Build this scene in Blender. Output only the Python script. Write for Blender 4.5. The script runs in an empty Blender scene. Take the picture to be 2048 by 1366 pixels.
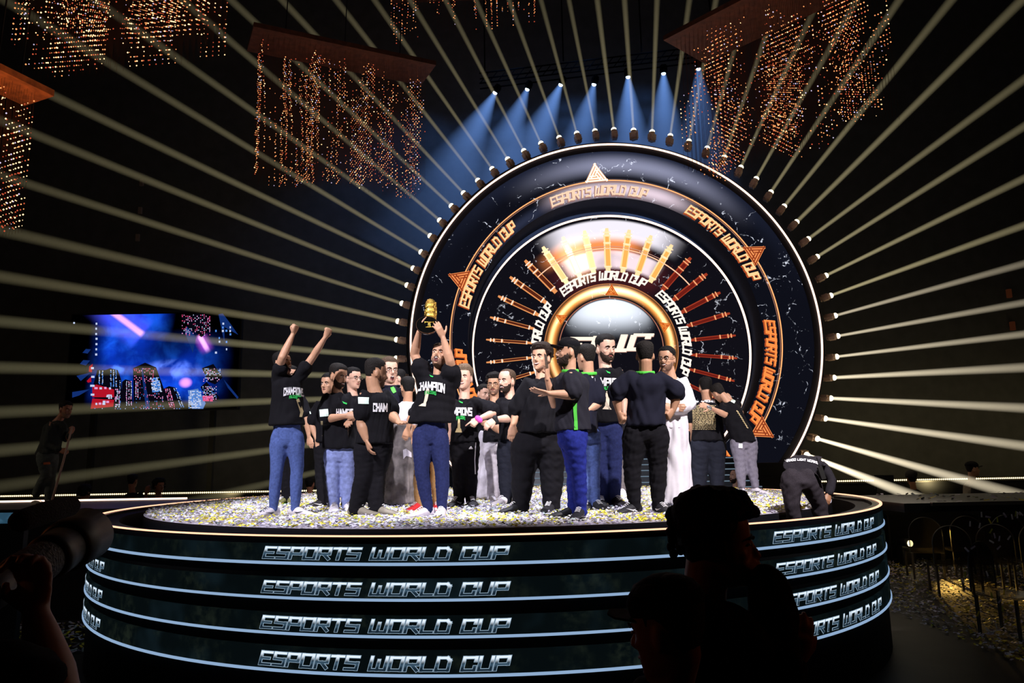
import bpy, math, random
from mathutils import Vector, Matrix
from mathutils.bvhtree import BVHTree
import numpy as np

# ------------------------------------------------------------------ camera
SC = bpy.context.scene
COL = SC.collection
F_PX, PITCH, ROLL, CAMZ = 1450.0, math.atan(239 / 1450.0), -0.018, 2.09
_c, _s = math.cos(ROLL), math.sin(ROLL)
_U = Vector((0, -math.sin(PITCH), math.cos(PITCH)))
_FW = Vector((0, math.cos(PITCH), math.sin(PITCH)))
_X = Vector((1, 0, 0))
CAM_R = _X * _c + _U * _s
CAM_U = _X * -_s + _U * _c
cam_d = bpy.data.cameras.new('camera'); cam = bpy.data.objects.new('camera', cam_d); COL.objects.link(cam)
cam_d.sensor_width = 36; cam_d.lens = F_PX / 2048 * 36; cam_d.clip_start = .05; cam_d.clip_end = 200
m = Matrix((CAM_R, CAM_U, -_FW)).transposed().to_4x4(); m.translation = (0, 0, CAMZ)
cam.matrix_world = m
SC.camera = cam
CAMP = Vector((0, 0, CAMZ))

def ray(px, py):
    d = CAM_R * (px - 1024) + CAM_U * (683 - py) + _FW * F_PX
    return d / d.y
def P(px, py, Y):
    return CAMP + ray(px, py) * Y
def G(px, py, z):
    d = ray(px, py); return CAMP + d * ((z - CAMZ) / d.z)

# ------------------------------------------------------------------ world, lights, exposure
SC.view_settings.view_transform = 'Standard'; SC.view_settings.look = 'None'
SC.view_settings.exposure = 0.0; SC.view_settings.gamma = 1.0; SC.view_settings.use_curve_mapping = False
SC.cycles.use_denoising = True
SC.cycles.volume_bounces = 0; SC.cycles.max_bounces = 6; SC.cycles.transparent_max_bounces = 24
SC.cycles.volume_step_rate = 1.0; SC.cycles.volume_max_steps = 24
SC.cycles.sample_clamp_indirect = 3
w = bpy.data.worlds.new('world'); SC.world = w; w.use_nodes = True
w.node_tree.nodes['Background'].inputs[0].default_value = (1, .72, .5, 1)
w.node_tree.nodes['Background'].inputs[1].default_value = .0012

def spot(name, loc, to, power, color, deg, blend=.4, size=.12):
    l = bpy.data.lights.new(name, 'SPOT'); l.energy = power; l.color = color
    l.spot_size = math.radians(deg); l.spot_blend = blend; l.shadow_soft_size = size
    o = bpy.data.objects.new(name, l); COL.objects.link(o); o.location = loc
    o.rotation_euler = (Vector(to) - Vector(loc)).to_track_quat('-Z', 'Y').to_euler()
    return o
CX, CY, RS = -.324, 10.70, 5.03          # round stage
RIMZ, DISCZ, RD = 1.541, 1.545, 4.5
spot('front_key_light', (-4.5, 2.2, 8.2), (-1.4, 9.2, 2.2), 4700, (.93, .92, 1.0), 40, .5, .1)
spot('front_key_light', (4.2, 2.4, 8.6), (1.1, 9.4, 2.2), 6000, (1.0, .95, .97), 40, .5, .1)
spot('stage_top_light', (-.3, 9.4, 11.5), (-.3, 10.6, 1.5), 4600, (.85, .88, 1.0), 44, .35, .15)
spot('back_light', (-4.5, 16.5, 10.5), (-1.2, 8.8, 1.6), 900, (1.0, .9, .8), 34, .5, .12)
spot('back_light', (9.5, 16.2, 8.5), (1.2, 8.8, 1.6), 800, (1.0, .85, .7), 36, .5, .12)
for (lx, lz, tx, tz, pw) in ((-1.5, 13.5, -3.6, 8.2, 260), (.2, 13.5, -.5, 9.5, 300), (2.2, 13.7, 1.8, 10, 320), (4, 13.9, 4, 10.6, 160), (-2.6, 12.5, -5.6, 5.4, 100)):
    spot('blue_wall_light', (lx, 18.0, lz), (tx, 19.9, tz), pw, (.12, .35, 1.0), 78, 1.0, .1)
for (lx, lz, tx, pw) in ((9.5, 1.5, 10, 110), (-6.5, 1.5, -8, 45), (14, 1.5, 14, 80)):
    spot('amber_wall_fill', (lx, 16.8, lz), (tx, 19.9, 2.0), pw, (1.0, .80, .38), 125, 1.0, .2)  # unseen warm fills added to brighten the lower back wall
spot('orange_house_light', (-4.8, 2.5, 3.0), (-1.6, 2.9, 1.9), 14.0, (1, .28, .08), 60, .6, .1)
spot('orange_house_light', (4.0, 2.2, 2.6), (1.0, 2.4, 1.9), 9, (1, .25, .08), 60, .6, .1)
spot('dim_side_light', (-14, 6, 7), (-7.7, 11, 2.4), 420, (1, .8, .6), 22, .6, .2)
spot('dim_side_light', (12, 5, 7.5), (6.6, 9.3, 0.6), 85, (.9, .85, .75), 44, .6, .2)
spot('dim_side_light', (-11, 3, 6.5), (-6.5, 9.3, 0.2), 60, (.9, .85, .75), 40, .6, .2)

# ------------------------------------------------------------------ helpers
def link(o): COL.objects.link(o); return o
def tag(o, label=None, cat=None, group=None, kind=None):
    if label: o['label'] = label
    if cat: o['category'] = cat
    if group: o['group'] = group
    if kind: o['kind'] = kind
    return o
def empty(name, loc=(0, 0, 0)):
    o = bpy.data.objects.new(name, None); link(o); o.location = loc; o.empty_display_size = .1; return o
def setpar(o, parent):
    if parent is not None:
        o.parent = parent
        chain = Matrix.Identity(4)
        q = parent; ms = []
        while q is not None: ms.append(q.matrix_parent_inverse @ q.matrix_basis); q = q.parent
        for mm in reversed(ms): chain = chain @ mm
        o.matrix_parent_inverse = chain.inverted()
    return o
def mesh_obj(name, verts, faces, mat=None, parent=None, smooth=False, mats=None, midx=None):
    me = bpy.data.meshes.new(name)
    me.from_pydata([tuple(v) for v in verts], [], faces)
    if mats:
        for q in mats: me.materials.append(q)
        if midx is not None: me.polygons.foreach_set('material_index', midx)
    elif mat: me.materials.append(mat)
    if smooth: me.polygons.foreach_set('use_smooth', [True] * len(me.polygons))
    me.update()
    o = bpy.data.objects.new(name, me); link(o); setpar(o, parent); return o

class MB:
    """collects closed pieces into one mesh"""
    def __init__(s): s.v = []; s.f = []; s.m = []
    def add(s, v, f, mi=0):
        b = len(s.v); s.v += [Vector(q) for q in v]; s.f += [[i + b for i in q] for q in f]; s.m += [mi] * len(f); return s
    def box(s, lo, hi, mi=0):
        x0, y0, z0 = lo; x1, y1, z1 = hi
        return s.add([(x0, y0, z0), (x1, y0, z0), (x1, y1, z0), (x0, y1, z0), (x0, y0, z1), (x1, y0, z1), (x1, y1, z1), (x0, y1, z1)],
                     [(0, 3, 2, 1), (4, 5, 6, 7), (0, 1, 5, 4), (1, 2, 6, 5), (2, 3, 7, 6), (3, 0, 4, 7)], mi)
    def obox(s, c, ax, ay, az, mi=0):
        c = Vector(c); v = []
        for k in (-1, 1):
            for (i, j) in ((-1, -1), (1, -1), (1, 1), (-1, 1)): v.append(c + ax * i + ay * j + az * k)
        return s.add(v, [(0, 3, 2, 1), (4, 5, 6, 7), (0, 1, 5, 4), (1, 2, 6, 5), (2, 3, 7, 6), (3, 0, 4, 7)], mi)
    def tube(s, pts, rad, n=12, mi=0, cap=True, side=None):
        v, f = tube(pts, rad, n, cap, side); return s.add(v, f, mi)
    def loft(s, rings, mi=0): v, f = loft(rings); return s.add(v, f, mi)
    def ell(s, c, r, n=12, mi=0, M=None):
        v = []; f = []
        rows = max(4, n // 2)
        for i in range(rows + 1):
            a = math.pi * i / rows
            for j in range(n):
                b = 2 * math.pi * j / n
                q = Vector((r[0] * math.sin(a) * math.cos(b), r[1] * math.sin(a) * math.sin(b), r[2] * math.cos(a)))
                if M is not None: q = M @ q
                v.append(Vector(c) + q)
        for i in range(rows):
            for j in range(n):
                f.append((i * n + j, i * n + (j + 1) % n, (i + 1) * n + (j + 1) % n, (i + 1) * n + j))
        return s.add(v, f, mi)
    def obj(s, name, mat, parent=None, smooth=False, mats=None):
        return mesh_obj(name, s.v, s.f, mat, parent, smooth, mats, s.m if mats else None)

def tube(pts, rad, n=12, cap=True, side=None):
    pts = [Vector(p) for p in pts]; k = len(pts)
    rad = [(r, r) if not isinstance(r, tuple) else r for r in rad]
    t0 = (pts[1] - pts[0]).normalized()
    u = (Vector(side) if side is not None else (Vector((0, 1, 0)) if abs(t0.y) < .8 else Vector((1, 0, 0))))
    rings = []; ts = []
    for i in range(k):
        a = pts[max(i - 1, 0)]; b = pts[min(i + 1, k - 1)]
        t = (b - a).normalized()
        u = (u - t * u.dot(t)).normalized(); w_ = t.cross(u)
        ts.append(t); rings.append((pts[i], u.copy() * rad[i][0], w_ * rad[i][1]))
    if cap:
        r0 = min(rad[0]); r1 = min(rad[-1]); a = rings[0]; b = rings[-1]
        rings = [(a[0] - ts[0] * r0 * .9, a[1] * .35, a[2] * .35), (a[0] - ts[0] * r0 * .5, a[1] * .8, a[2] * .8)] + rings + \
                [(b[0] + ts[-1] * r1 * .5, b[1] * .8, b[2] * .8), (b[0] + ts[-1] * r1 * .9, b[1] * .35, b[2] * .35)]
    return loft(rings, n)
def loft(rings, n=16):
    v = []; f = []
    for (c, a, b) in rings:
        for j in range(n):
            q = 2 * math.pi * j / n
            v.append(Vector(c) + a * math.cos(q) + b * math.sin(q))
    R = len(rings)
    for i in range(R - 1):
        for j in range(n):
            f.append((i * n + j, i * n + (j + 1) % n, (i + 1) * n + (j + 1) % n, (i + 1) * n + j))
    f.append(tuple(range(n - 1, -1, -1))); f.append(tuple((R - 1) * n + j for j in range(n)))
    return v, f

TMP = bpy.data.scenes.new('tmp')
def fuse(name, mb, voxel, mat, parent, smooth=3, folds=0.0, seed=0, fs=14.0, stretch=(1, 1, .45)):
    """union of overlapping closed pieces as ONE continuous skin"""
    me = bpy.data.meshes.new('t'); me.from_pydata([tuple(q) for q in mb.v], [], mb.f); me.update()
    o = bpy.data.objects.new('t', me); TMP.collection.objects.link(o)
    r = o.modifiers.new('r', 'REMESH'); r.mode = 'VOXEL'; r.voxel_size = voxel; r.adaptivity = 0
    if smooth:
        q = o.modifiers.new('s', 'SMOOTH'); q.factor = .5; q.iterations = smooth
    with bpy.context.temp_override(scene=TMP, view_layer=TMP.view_layers[0]):
        dg = bpy.context.evaluated_depsgraph_get(); dg.update()
        nm = bpy.data.meshes.new_from_object(o.evaluated_get(dg)); nm.name = name
    TMP.collection.objects.unlink(o); bpy.data.objects.remove(o); bpy.data.meshes.remove(me)
    if folds:
        n = len(nm.vertices); co = np.empty(n * 3); nm.vertices.foreach_get('co', co); co = co.reshape(-1, 3)
        no = np.empty(n * 3); nm.vertices.foreach_get('normal', no); no = no.reshape(-1, 3)
        rs = np.random.RandomState(seed); d = np.zeros(n)
        for i in range(7):
            k = rs.normal(size=3) * fs * (1 + .35 * i) * np.array(stretch); ph = rs.rand() * 6.28
            k2 = rs.normal(size=3) * fs * .4
            d += np.abs(np.sin(co @ k + ph + 1.5 * np.sin(co @ k2 + ph))) ** 1.5 / (1 + .3 * i)
        d = (d - d.mean()) * folds / 2.2
        co += no * d[:, None]; nm.vertices.foreach_set('co', co.ravel())
    nm.materials.clear(); nm.materials.append(mat)
    nm.polygons.foreach_set('use_smooth', [True] * len(nm.polygons)); nm.update()
    ob = bpy.data.objects.new(name, nm); link(ob); setpar(ob, parent); return ob

# ------------------------------------------------------------------ materials
def base_mat(name):
    mt = bpy.data.materials.new(name); mt.use_nodes = True
    nt = mt.node_tree; b = nt.nodes['Principled BSDF']; return mt, nt, b
def pbr(name, col, rough=.7, metal=0.0, vary=.0, scale=30, spec=.4, bump=0.0, coat=0):
    mt, nt, b = base_mat(name)
    b.inputs['Roughness'].default_value = rough; b.inputs['Metallic'].default_value = metal
    b.inputs['Specular IOR Level'].default_value = spec
    if coat: b.inputs['Coat Weight'].default_value = coat
    b.inputs['Base Color'].default_value = (*col, 1)
    if vary or bump:
        tc = nt.nodes.new('ShaderNodeTexCoord'); nz = nt.nodes.new('ShaderNodeTexNoise')
        nz.inputs['Scale'].default_value = scale; nz.inputs['Detail'].default_value = 4
        nt.links.new(tc.outputs['Object'], nz.inputs['Vector'])
        if vary:
            mr = nt.nodes.new('ShaderNodeMapRange'); mr.inputs[1].default_value = .3; mr.inputs[2].default_value = .7
            mr.inputs[3].default_value = 1 - vary; mr.inputs[4].default_value = 1 + vary
            nt.links.new(nz.outputs['Fac'], mr.inputs[0])
            vm = nt.nodes.new('ShaderNodeVectorMath'); vm.operation = 'SCALE'; vm.inputs[0].default_value = col
            nt.links.new(mr.outputs[0], vm.inputs['Scale']); nt.links.new(vm.outputs[0], b.inputs['Base Color'])
        if bump:
            bp = nt.nodes.new('ShaderNodeBump'); bp.inputs['Strength'].default_value = bump; bp.inputs['Distance'].default_value = .01
            nt.links.new(nz.outputs['Fac'], bp.inputs['Height']); nt.links.new(bp.outputs[0], b.inputs['Normal'])
    return mt
def emis(name, col, strength=1.0, sample=False, basecol=(0, 0, 0)):
    mt = bpy.data.materials.new(name); mt.use_nodes = True; nt = mt.node_tree
    nt.nodes.clear(); e = nt.nodes.new('ShaderNodeEmission'); o = nt.nodes.new('ShaderNodeOutputMaterial')
    e.inputs[0].default_value = (*col, 1); e.inputs[1].default_value = strength
    nt.links.new(e.outputs[0], o.inputs[0])
    mt.cycles.emission_sampling = 'AUTO' if sample else 'NONE'
    return mt

class N:
    """tiny arithmetic on shader sockets"""
    def __init__(s, nt, k): s.nt = nt; s.k = k
    def op(s, o, *a, clamp=False):
        n = s.nt.nodes.new('ShaderNodeMath'); n.operation = o; n.use_clamp = clamp
        for i, q in enumerate((s,) + a):
            if isinstance(q, N): s.nt.links.new(q.k, n.inputs[i])
            else: n.inputs[i].default_value = q
        return N(s.nt, n.outputs[0])
    def __add__(s, b): return s.op('ADD', b)
    __radd__ = __add__
    def __sub__(s, b): return s.op('SUBTRACT', b)
    def __rsub__(s, b): return (s * -1) + b
    def __mul__(s, b): return s.op('MULTIPLY', b)
    __rmul__ = __mul__
    def __truediv__(s, b): return s.op('DIVIDE', b)
    def __pow__(s, b): return s.op('POWER', b)
    def ss(s, a, b, lo=0.0, hi=1.0):
        n = s.nt.nodes.new('ShaderNodeMapRange'); n.interpolation_type = 'SMOOTHSTEP'
        s.nt.links.new(s.k, n.inputs[0])
        for i, q in enumerate((a, b, lo, hi)): n.inputs[i + 1].default_value = q
        return N(s.nt, n.outputs[0])
    def bump(s, c, w_):      # 1 at c, 0 beyond c +- w
        return ((s - c).op('ABSOLUTE') / w_).ss(0, 1, 1, 0)
def vec(nt, x, y, z):
    n = nt.nodes.new('ShaderNodeCombineXYZ')
    for i, q in enumerate((x, y, z)):
        if isinstance(q, N): nt.links.new(q.k, n.inputs[i])
        else: n.inputs[i].default_value = q
    return N(nt, n.outputs[0])
def obj_xyz(nt):
    t = nt.nodes.new('ShaderNodeTexCoord'); s = nt.nodes.new('ShaderNodeSeparateXYZ')
    nt.links.new(t.outputs['Object'], s.inputs[0])
    return [N(nt, s.outputs[i]) for i in range(3)], N(nt, t.outputs['Object'])
def noise(nt, v, scale, detail=3, dist=0):
    n = nt.nodes.new('ShaderNodeTexNoise'); n.inputs['Scale'].default_value = scale; n.inputs['Detail'].default_value = detail
    n.inputs['Distortion'].default_value = dist; nt.links.new(v.k, n.inputs['Vector']); return N(nt, n.outputs['Fac'])
def voro(nt, v, scale, feat='DISTANCE_TO_EDGE'):
    n = nt.nodes.new('ShaderNodeTexVoronoi'); n.feature = feat; n.inputs['Scale'].default_value = scale
    nt.links.new(v.k, n.inputs['Vector']); return N(nt, n.outputs['Distance'])
def csum(nt, terms):
    acc = None
    for mask, col in terms:
        n = nt.nodes.new('ShaderNodeVectorMath'); n.operation = 'SCALE'; n.inputs[0].default_value = col
        if isinstance(mask, N): nt.links.new(mask.k, n.inputs['Scale'])
        else: n.inputs['Scale'].default_value = mask
        if acc is None: acc = n
        else:
            a = nt.nodes.new('ShaderNodeVectorMath'); a.operation = 'ADD'
            nt.links.new(acc.outputs[0], a.inputs[0]); nt.links.new(n.outputs[0], a.inputs[1]); acc = a
    return acc.outputs[0]
def screen_mat(name, fn, sample=True, strength=1.0):
    mt = bpy.data.materials.new(name); mt.use_nodes = True; nt = mt.node_tree; nt.nodes.clear()
    e = nt.nodes.new('ShaderNodeEmission'); o = nt.nodes.new('ShaderNodeOutputMaterial')
    (x, y, z), v = obj_xyz(nt)
    nt.links.new(fn(nt, x, y, z, v), e.inputs[0]); e.inputs[1].default_value = strength
    nt.links.new(e.outputs[0], o.inputs[0]); mt.cycles.emission_sampling = 'AUTO' if sample else 'NONE'
    return mt
def cloth(name, col, vary=.25, scale=120, rough=.92):
    mt = pbr(name, col, rough, 0, vary, scale, .15)
    b = mt.node_tree.nodes['Principled BSDF']; b.inputs['Sheen Weight'].default_value = .0
    return mt
M = dict(
    black=pbr('matte_black', (.006, .006, .007), .75), gloss=pbr('gloss_black', (.008, .008, .011), .22, spec=.5),
    dark=pbr('dark_metal', (.03, .028, .027), .5, .4), fixture=pbr('fixture_metal', (.92, .66, .50), .55, 0, .2, 40),
    tee=cloth('black_jersey', (.0060, .0054, .0076)), polo=cloth('navy_polo', (.010, .010, .020), .2, 300),
    charcoal=cloth('charcoal_polo', (.019, .018, .026), .2, 300), trouser=cloth('black_trousers', (.0065, .0058, .0082)),
    trouser_navy=cloth('dark_navy_trousers', (.011, .012, .020)), jeans=cloth('blue_denim', (.072, .108, .30), .22, 45),
    jeans_light=cloth('light_denim', (.22, .26, .52), .25, 25), jeans_navy=cloth('navy_denim', (.017, .023, .085), .2, 45),
    jeans_royal=cloth('royal_denim', (.016, .024, .20), .2, 45), khaki=cloth('khaki', (.42, .24, .10), .15, 60),
    sweat=cloth('grey_sweat', (.20, .18, .23), .12, 60), thobe=cloth('white_thobe', (.75, .70, .76), .05, 20),
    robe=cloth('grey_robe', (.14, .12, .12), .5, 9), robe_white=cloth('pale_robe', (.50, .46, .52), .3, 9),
    crew=cloth('crew_black', (.02, .017, .022)), crewt=cloth('crew_trousers', (.030, .024, .030)), sweep=cloth('sweeper_cloth', (.03, .034, .034)),
    sweept=cloth('sweeper_trousers', (.075, .085, .08)),
    white=pbr('white_print', (.85, .82, .86), .8), green=pbr('green_print', (.03, .50, .09), .8), lgreen=pbr('pale_green_patch', (.45, .85, .58), .8),
    gold=pbr('gold_print', (.55, .42, .22), .7), goldm=pbr('gold_metal', (.85, .50, .10), .25, 1.0, bump=1.0, scale=60, vary=.3),
    cream=pbr('cream_print', (.75, .62, .48), .8), stripe=pbr('green_stripe', (.08, .55, .05), .7), shoew=pbr('white_leather', (.72, .66, .72), .6),
    shoeb=pbr('black_leather', (.015, .014, .018), .6), shoeg=pbr('grey_suede', (.24, .21, .17), .8), red=pbr('red_shoe', (.7, .03, .04), .6),
    olive=pbr('olive_shoe', (.16, .15, .05), .7), pink=pbr('pink_band', (.8, .08, .5), .6), lips=pbr('lips', (.30, .09, .08), .6),
    mouth=pbr('mouth_dark', (.05, .008, .008), .7), teeth=pbr('teeth', (.85, .82, .78), .4), eyew=pbr('eye_white', (.75, .72, .7), .3),
    eyed=pbr('iris_dark', (.02, .012, .01), .2), silver=pbr('silver', (.6, .6, .62), .25, 1), glass=pbr('spectacle_rim', (.05, .03, .02), .3, .6),
    patch=pbr('white_patch', (.75, .9, .8), .8), mic=pbr('fur_cover', (.03, .022, .02), .95, bump=1, scale=200, vary=.4),
    deck=pbr('deck_grey', (.055, .05, .048), .35, 0, .4, 6), lens=pbr('lens_black', (.014, .009, .007), .5), cable=pbr('black_cable', (.02, .02, .02), .5),
    led=emis('warm_led', (1.0, .68, .52), 2.4, True), ledrim=emis('rim_led', (1.0, .52, .32), 1.75, True), ledblue=emis('blue_led', (.32, .48, .72), .85, True),
    dots=emis('dot_led', (1.0, .80, .42), 2.6, True), wood=pbr('brown_wood', (.10, .035, .018), .6, 0, .4, 8),
)
def hairm(name, c): return pbr(name, c, .75, 0, .5, 90, .2, bump=.8)
HAIR = dict(black=hairm('black_hair', (.007, .0055, .0055)), brown=hairm('brown_hair', (.07, .042, .026)), curly=hairm('curly_hair', (.018, .010, .007)),
            blond=hairm('light_brown_hair', (.13, .085, .055)), fade=hairm('fade_hair', (.012, .009, .008)), fur=hairm('dark_curls', (.006, .0035, .003)), beard=hairm('beard_hair', (.030, .017, .012)), stubble=pbr('stubble', (.20, .105, .07), .8, 0, .3, 120))
def skinm(name, c):
    mt = pbr(name, c, .5, 0, .08, 25, .35); b = mt.node_tree.nodes['Principled BSDF']
    return mt
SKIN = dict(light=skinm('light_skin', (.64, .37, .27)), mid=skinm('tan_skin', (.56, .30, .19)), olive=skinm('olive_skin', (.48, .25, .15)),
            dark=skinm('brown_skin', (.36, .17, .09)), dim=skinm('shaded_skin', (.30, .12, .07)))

# ------------------------------------------------------------------ lettering
K = .5
GL = {
 'E': (.8, [(0, 1, .8, 1), (0, 0, 0, 1), (0, .5, .65, .5), (0, 0, .8, 0)]), 'S': (.8, [(0, 1, .8, 1), (0, 1, .0, .55), (0, .52, .8, .48), (.8, .5, .8, 0), (0, 0, .8, 0)]),
 'P': (.8, [(0, 0, 0, 1), (0, 1, .8, 1), (.8, 1, .8, .42), (.2, .42, .8, .42)]), 'O': (.8, [(0, 0, 0, 1), (0, 1, .8, 1), (.8, 1, .8, 0), (0, 0, .8, 0)]),
 'R': (.8, [(0, 0, 0, 1), (0, 1, .8, 1), (.8, 1, .8, .48), (.1, .45, .8, .45), (.4, .42, .8, 0)]), 'T': (.8, [(0, 1, .8, 1), (.4, 0, .4, 1)]),
 'W': (1.05, [(0, 0, 0, 1), (0, 0, 1.05, 0), (.52, 0, .52, .75), (1.05, 0, 1.05, 1)]), 'L': (.7, [(0, 0, 0, 1), (0, 0, .7, 0)]),
 'D': (.8, [(0, 0, 0, 1), (0, 1, .6, 1), (.6, 1, .8, .78), (.8, .8, .8, 0), (0, 0, .8, 0)]), 'C': (.8, [(0, 0, 0, 1), (0, 1, .8, 1), (0, 0, .8, 0), (.8, 1, .8, .75), (.8, .25, .8, 0)]),
 'U': (.8, [(0, 0, 0, 1), (0, 0, .8, 0), (.8, 0, .8, 1)]), 'H': (.7, [(0, 0, 0, 1), (0, .5, .7, .5), (.7, 0, .7, 1)]),
 'A': (.8, [(0, 0, .35, 1), (.45, 1, .8, 0), (.15, .38, .65, .38)]), 'M': (1.0, [(0, 0, 0, 1), (0, 1, .5, .3), (.5, .3, 1, 1), (1, 1, 1, 0)]),
 'K': (.75, [(0, 0, 0, 1), (.0, .5, .75, 1), (.0, .5, .75, 0)]), 'I': (.1, [(0, 0, 0, 1)]), 'N': (.75, [(0, 0, 0, 1), (0, 1, .75, 0), (.75, 0, .75, 1)]), 'F': (.7, [(0, 0, 0, 1), (0, 1, .7, 1), (0, .52, .55, .52)]),
 '1': (.3, [(.2, 0, .2, 1), (0, .8, .2, 1)]), 'G': (.8, [(0, 0, 0, 1), (0, 1, .8, 1), (0, 0, .8, 0), (.8, 0, .8, .45), (.45, .45, .8, .45)]), ' ': (.35, []),
}
def strokes(text, gap=.32):
    """list of strokes in units of letter height, total width"""
    x = 0; out = []
    for ch in text:
        wd, st = GL[ch]
        out += [(a + x, b, c + x, d) for (a, b, c, d) in st]; x += wd + gap
    return out, x - gap
def squads(st, t, skew=0.0, ext=True, sub=1, horiz=None):
    """strokes -> list of quads [(x,y)*4]; horiz = thickness of level strokes"""
    q = []
    for (x0, y0, x1, y1) in st:
        tt = t
        if horiz and abs(y1 - y0) < .12: tt = horiz
        dx, dy = x1 - x0, y1 - y0; L = math.hypot(dx, dy); ux, uy = dx / L, dy / L; e = t / 2 if ext else 0
        ax, ay = x0 - ux * e, y0 - uy * e; bx, by = x1 + ux * e, y1 + uy * e; nx, ny = -uy * tt / 2, ux * tt / 2
        for k in range(sub):
            f0, f1 = k / sub, (k + 1) / sub
            cx, cy_ = ax + (bx - ax) * f0, ay + (by - ay) * f0; ex, ey = ax + (bx - ax) * f1, ay + (by - ay) * f1
            pl = [(cx + nx, cy_ + ny), (cx - nx, cy_ - ny), (ex - nx, ey - ny), (ex + nx, ey + ny)]
            q.append([(px + skew * py, py) for px, py in pl])
    return q
def quads_mesh(name, quads, fn, mat, parent):
    v = []; f = []
    for q in quads:
        b = len(v); v += [fn(*p) for p in q]; f.append(tuple(range(b, b + len(q))))
    return mesh_obj(name, v, f, mat, parent)

# ================================================================== SETTING
floor_fl = MB().box((-22, -4, -.1), (22, 24, 0)).obj('floor', pbr('arena_floor', (.02, .017, .015), .5, 0, .5, 2)); tag(floor_fl, kind='structure')
wallm = pbr('black_drape', (.07, .07, .07), .95, 0, .15, 3)
wb = MB().box((-22, 20, 0), (22, 20.2, 18)).obj('wall_back', wallm); tag(wb, kind='structure')
wl = MB().box((-22.2, -4, 0), (-22, 20.2, 18)).obj('wall_left', wallm); tag(wl, kind='structure')
wr = MB().box((22, -4, 0), (22.2, 20.2, 18)).obj('wall_right', wallm); tag(wr, kind='structure')
ce = MB().box((-22, -4, 18), (22, 20.2, 18.2)).obj('ceiling', pbr('ceiling_black', (.004, .004, .004), .9)); tag(ce, kind='structure')

# ------------------------------------------------------------------ round stage
def ringstrip(r, z0, z1, a0, a1, n, thick=.02, cx=CX, cy=CY):
    mb = MB(); v = []; f = []
    for i in range(n + 1):
        a = math.radians(a0 + (a1 - a0) * i / n); sx, sy = math.sin(a), -math.cos(a)
        for (rr, z) in ((r, z0), (r, z1), (r - thick, z1), (r - thick, z0)): v.append((cx + rr * sx, cy + rr * sy, z))
    for i in range(n):
        for j in range(4):
            f.append((i * 4 + j, i * 4 + (j + 1) % 4, (i + 1) * 4 + (j + 1) % 4, (i + 1) * 4 + j))
    if abs(a1 - a0) < 359.9: f += [(0, 3, 2, 1), tuple(n * 4 + j for j in range(4))]
    return mb.add(v, f)
stage = tag(empty('round_stage', (CX, CY, 0)), 'round stage drum with four glowing blue bands of lettering under an orange rim', 'stage')
def moss(nt, x, y, z, v):
    a = noise(nt, v, 3.0, 5); b = noise(nt, v, 14, 4)
    return csum(nt, [(1.0, (.0018, .0036, .0042)), (a.ss(.45, .75) * b.ss(.35, .7), (.009, .012, .007)), (noise(nt, v, 2.1, 2).ss(.5, .75), (.003, .007, .010))])
mossm = screen_mat('band_screen', moss, False)
ringstrip(RS - .03, 0, 1.50, 0, 360, 120, .25).obj('drum_wall', M['black'], stage)
ringstrip(RS, 1.482, 1.533, 0, 360, 140, .10).obj('rim_edge', M['gloss'], stage)
ringstrip(RS + .004, 1.533, 1.544, 0, 360, 160, .028).obj('rim_light', M['ledrim'], stage)['label'] = 'orange glowing rim line'
fillm = bpy.data.materials.new('chrome_letter'); fillm.use_nodes = True
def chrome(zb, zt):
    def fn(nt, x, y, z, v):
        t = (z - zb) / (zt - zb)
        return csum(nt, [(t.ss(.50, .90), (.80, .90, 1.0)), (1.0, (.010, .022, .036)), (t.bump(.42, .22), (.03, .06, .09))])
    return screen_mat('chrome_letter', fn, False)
edge_m = emis('letter_edge', (.32, .45, .58), .85)
BANDS = [(1.479, 1.456, 1.362, 1.343, 1.321), (1.224, 1.196, 1.102, 1.081, 1.062), (.956, .933, .835, .818, .799), (.710, .671, .566, .546, .526)]
ESP, ESPW = strokes('ESPORTS WORLD CUP', .30)
for bi, (zt, ta, tb, la, lb) in enumerate(BANDS):
    scr = ringstrip(RS, lb - .004, zt, -140, 140, 120, .05).obj('screen_band', mossm, stage)
    ringstrip(RS + .012, lb, la, -140, 140, 140, .02).obj('light_line', M['ledblue'], scr)
    ch = chrome(tb, ta)
    for ac in (-8.2 - 98.8, -8.2 - 49.4, -8.2, -8.2 + 49.4, -8.2 + 98.8):
        H = (ta - tb) * .84; half = 11.4
        def cyl_fn(r, half=half, ac=ac, tb=tb, H=H, ta=ta):
            def g(x, y):
                a = math.radians(ac - half + (x + .1) / (ESPW + .45) * 2 * half)
                return (CX + r * math.sin(a), CY - r * math.cos(a), tb + (ta - tb) * .08 + y * H)
            return g
        # outer outline then the shaded face
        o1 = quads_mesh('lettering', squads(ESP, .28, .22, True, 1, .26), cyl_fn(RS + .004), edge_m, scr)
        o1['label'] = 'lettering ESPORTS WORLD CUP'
        quads_mesh('lettering_face', squads(ESP, .20, .22, True, 1, .17), cyl_fn(RS + .006), ch, o1)
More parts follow.
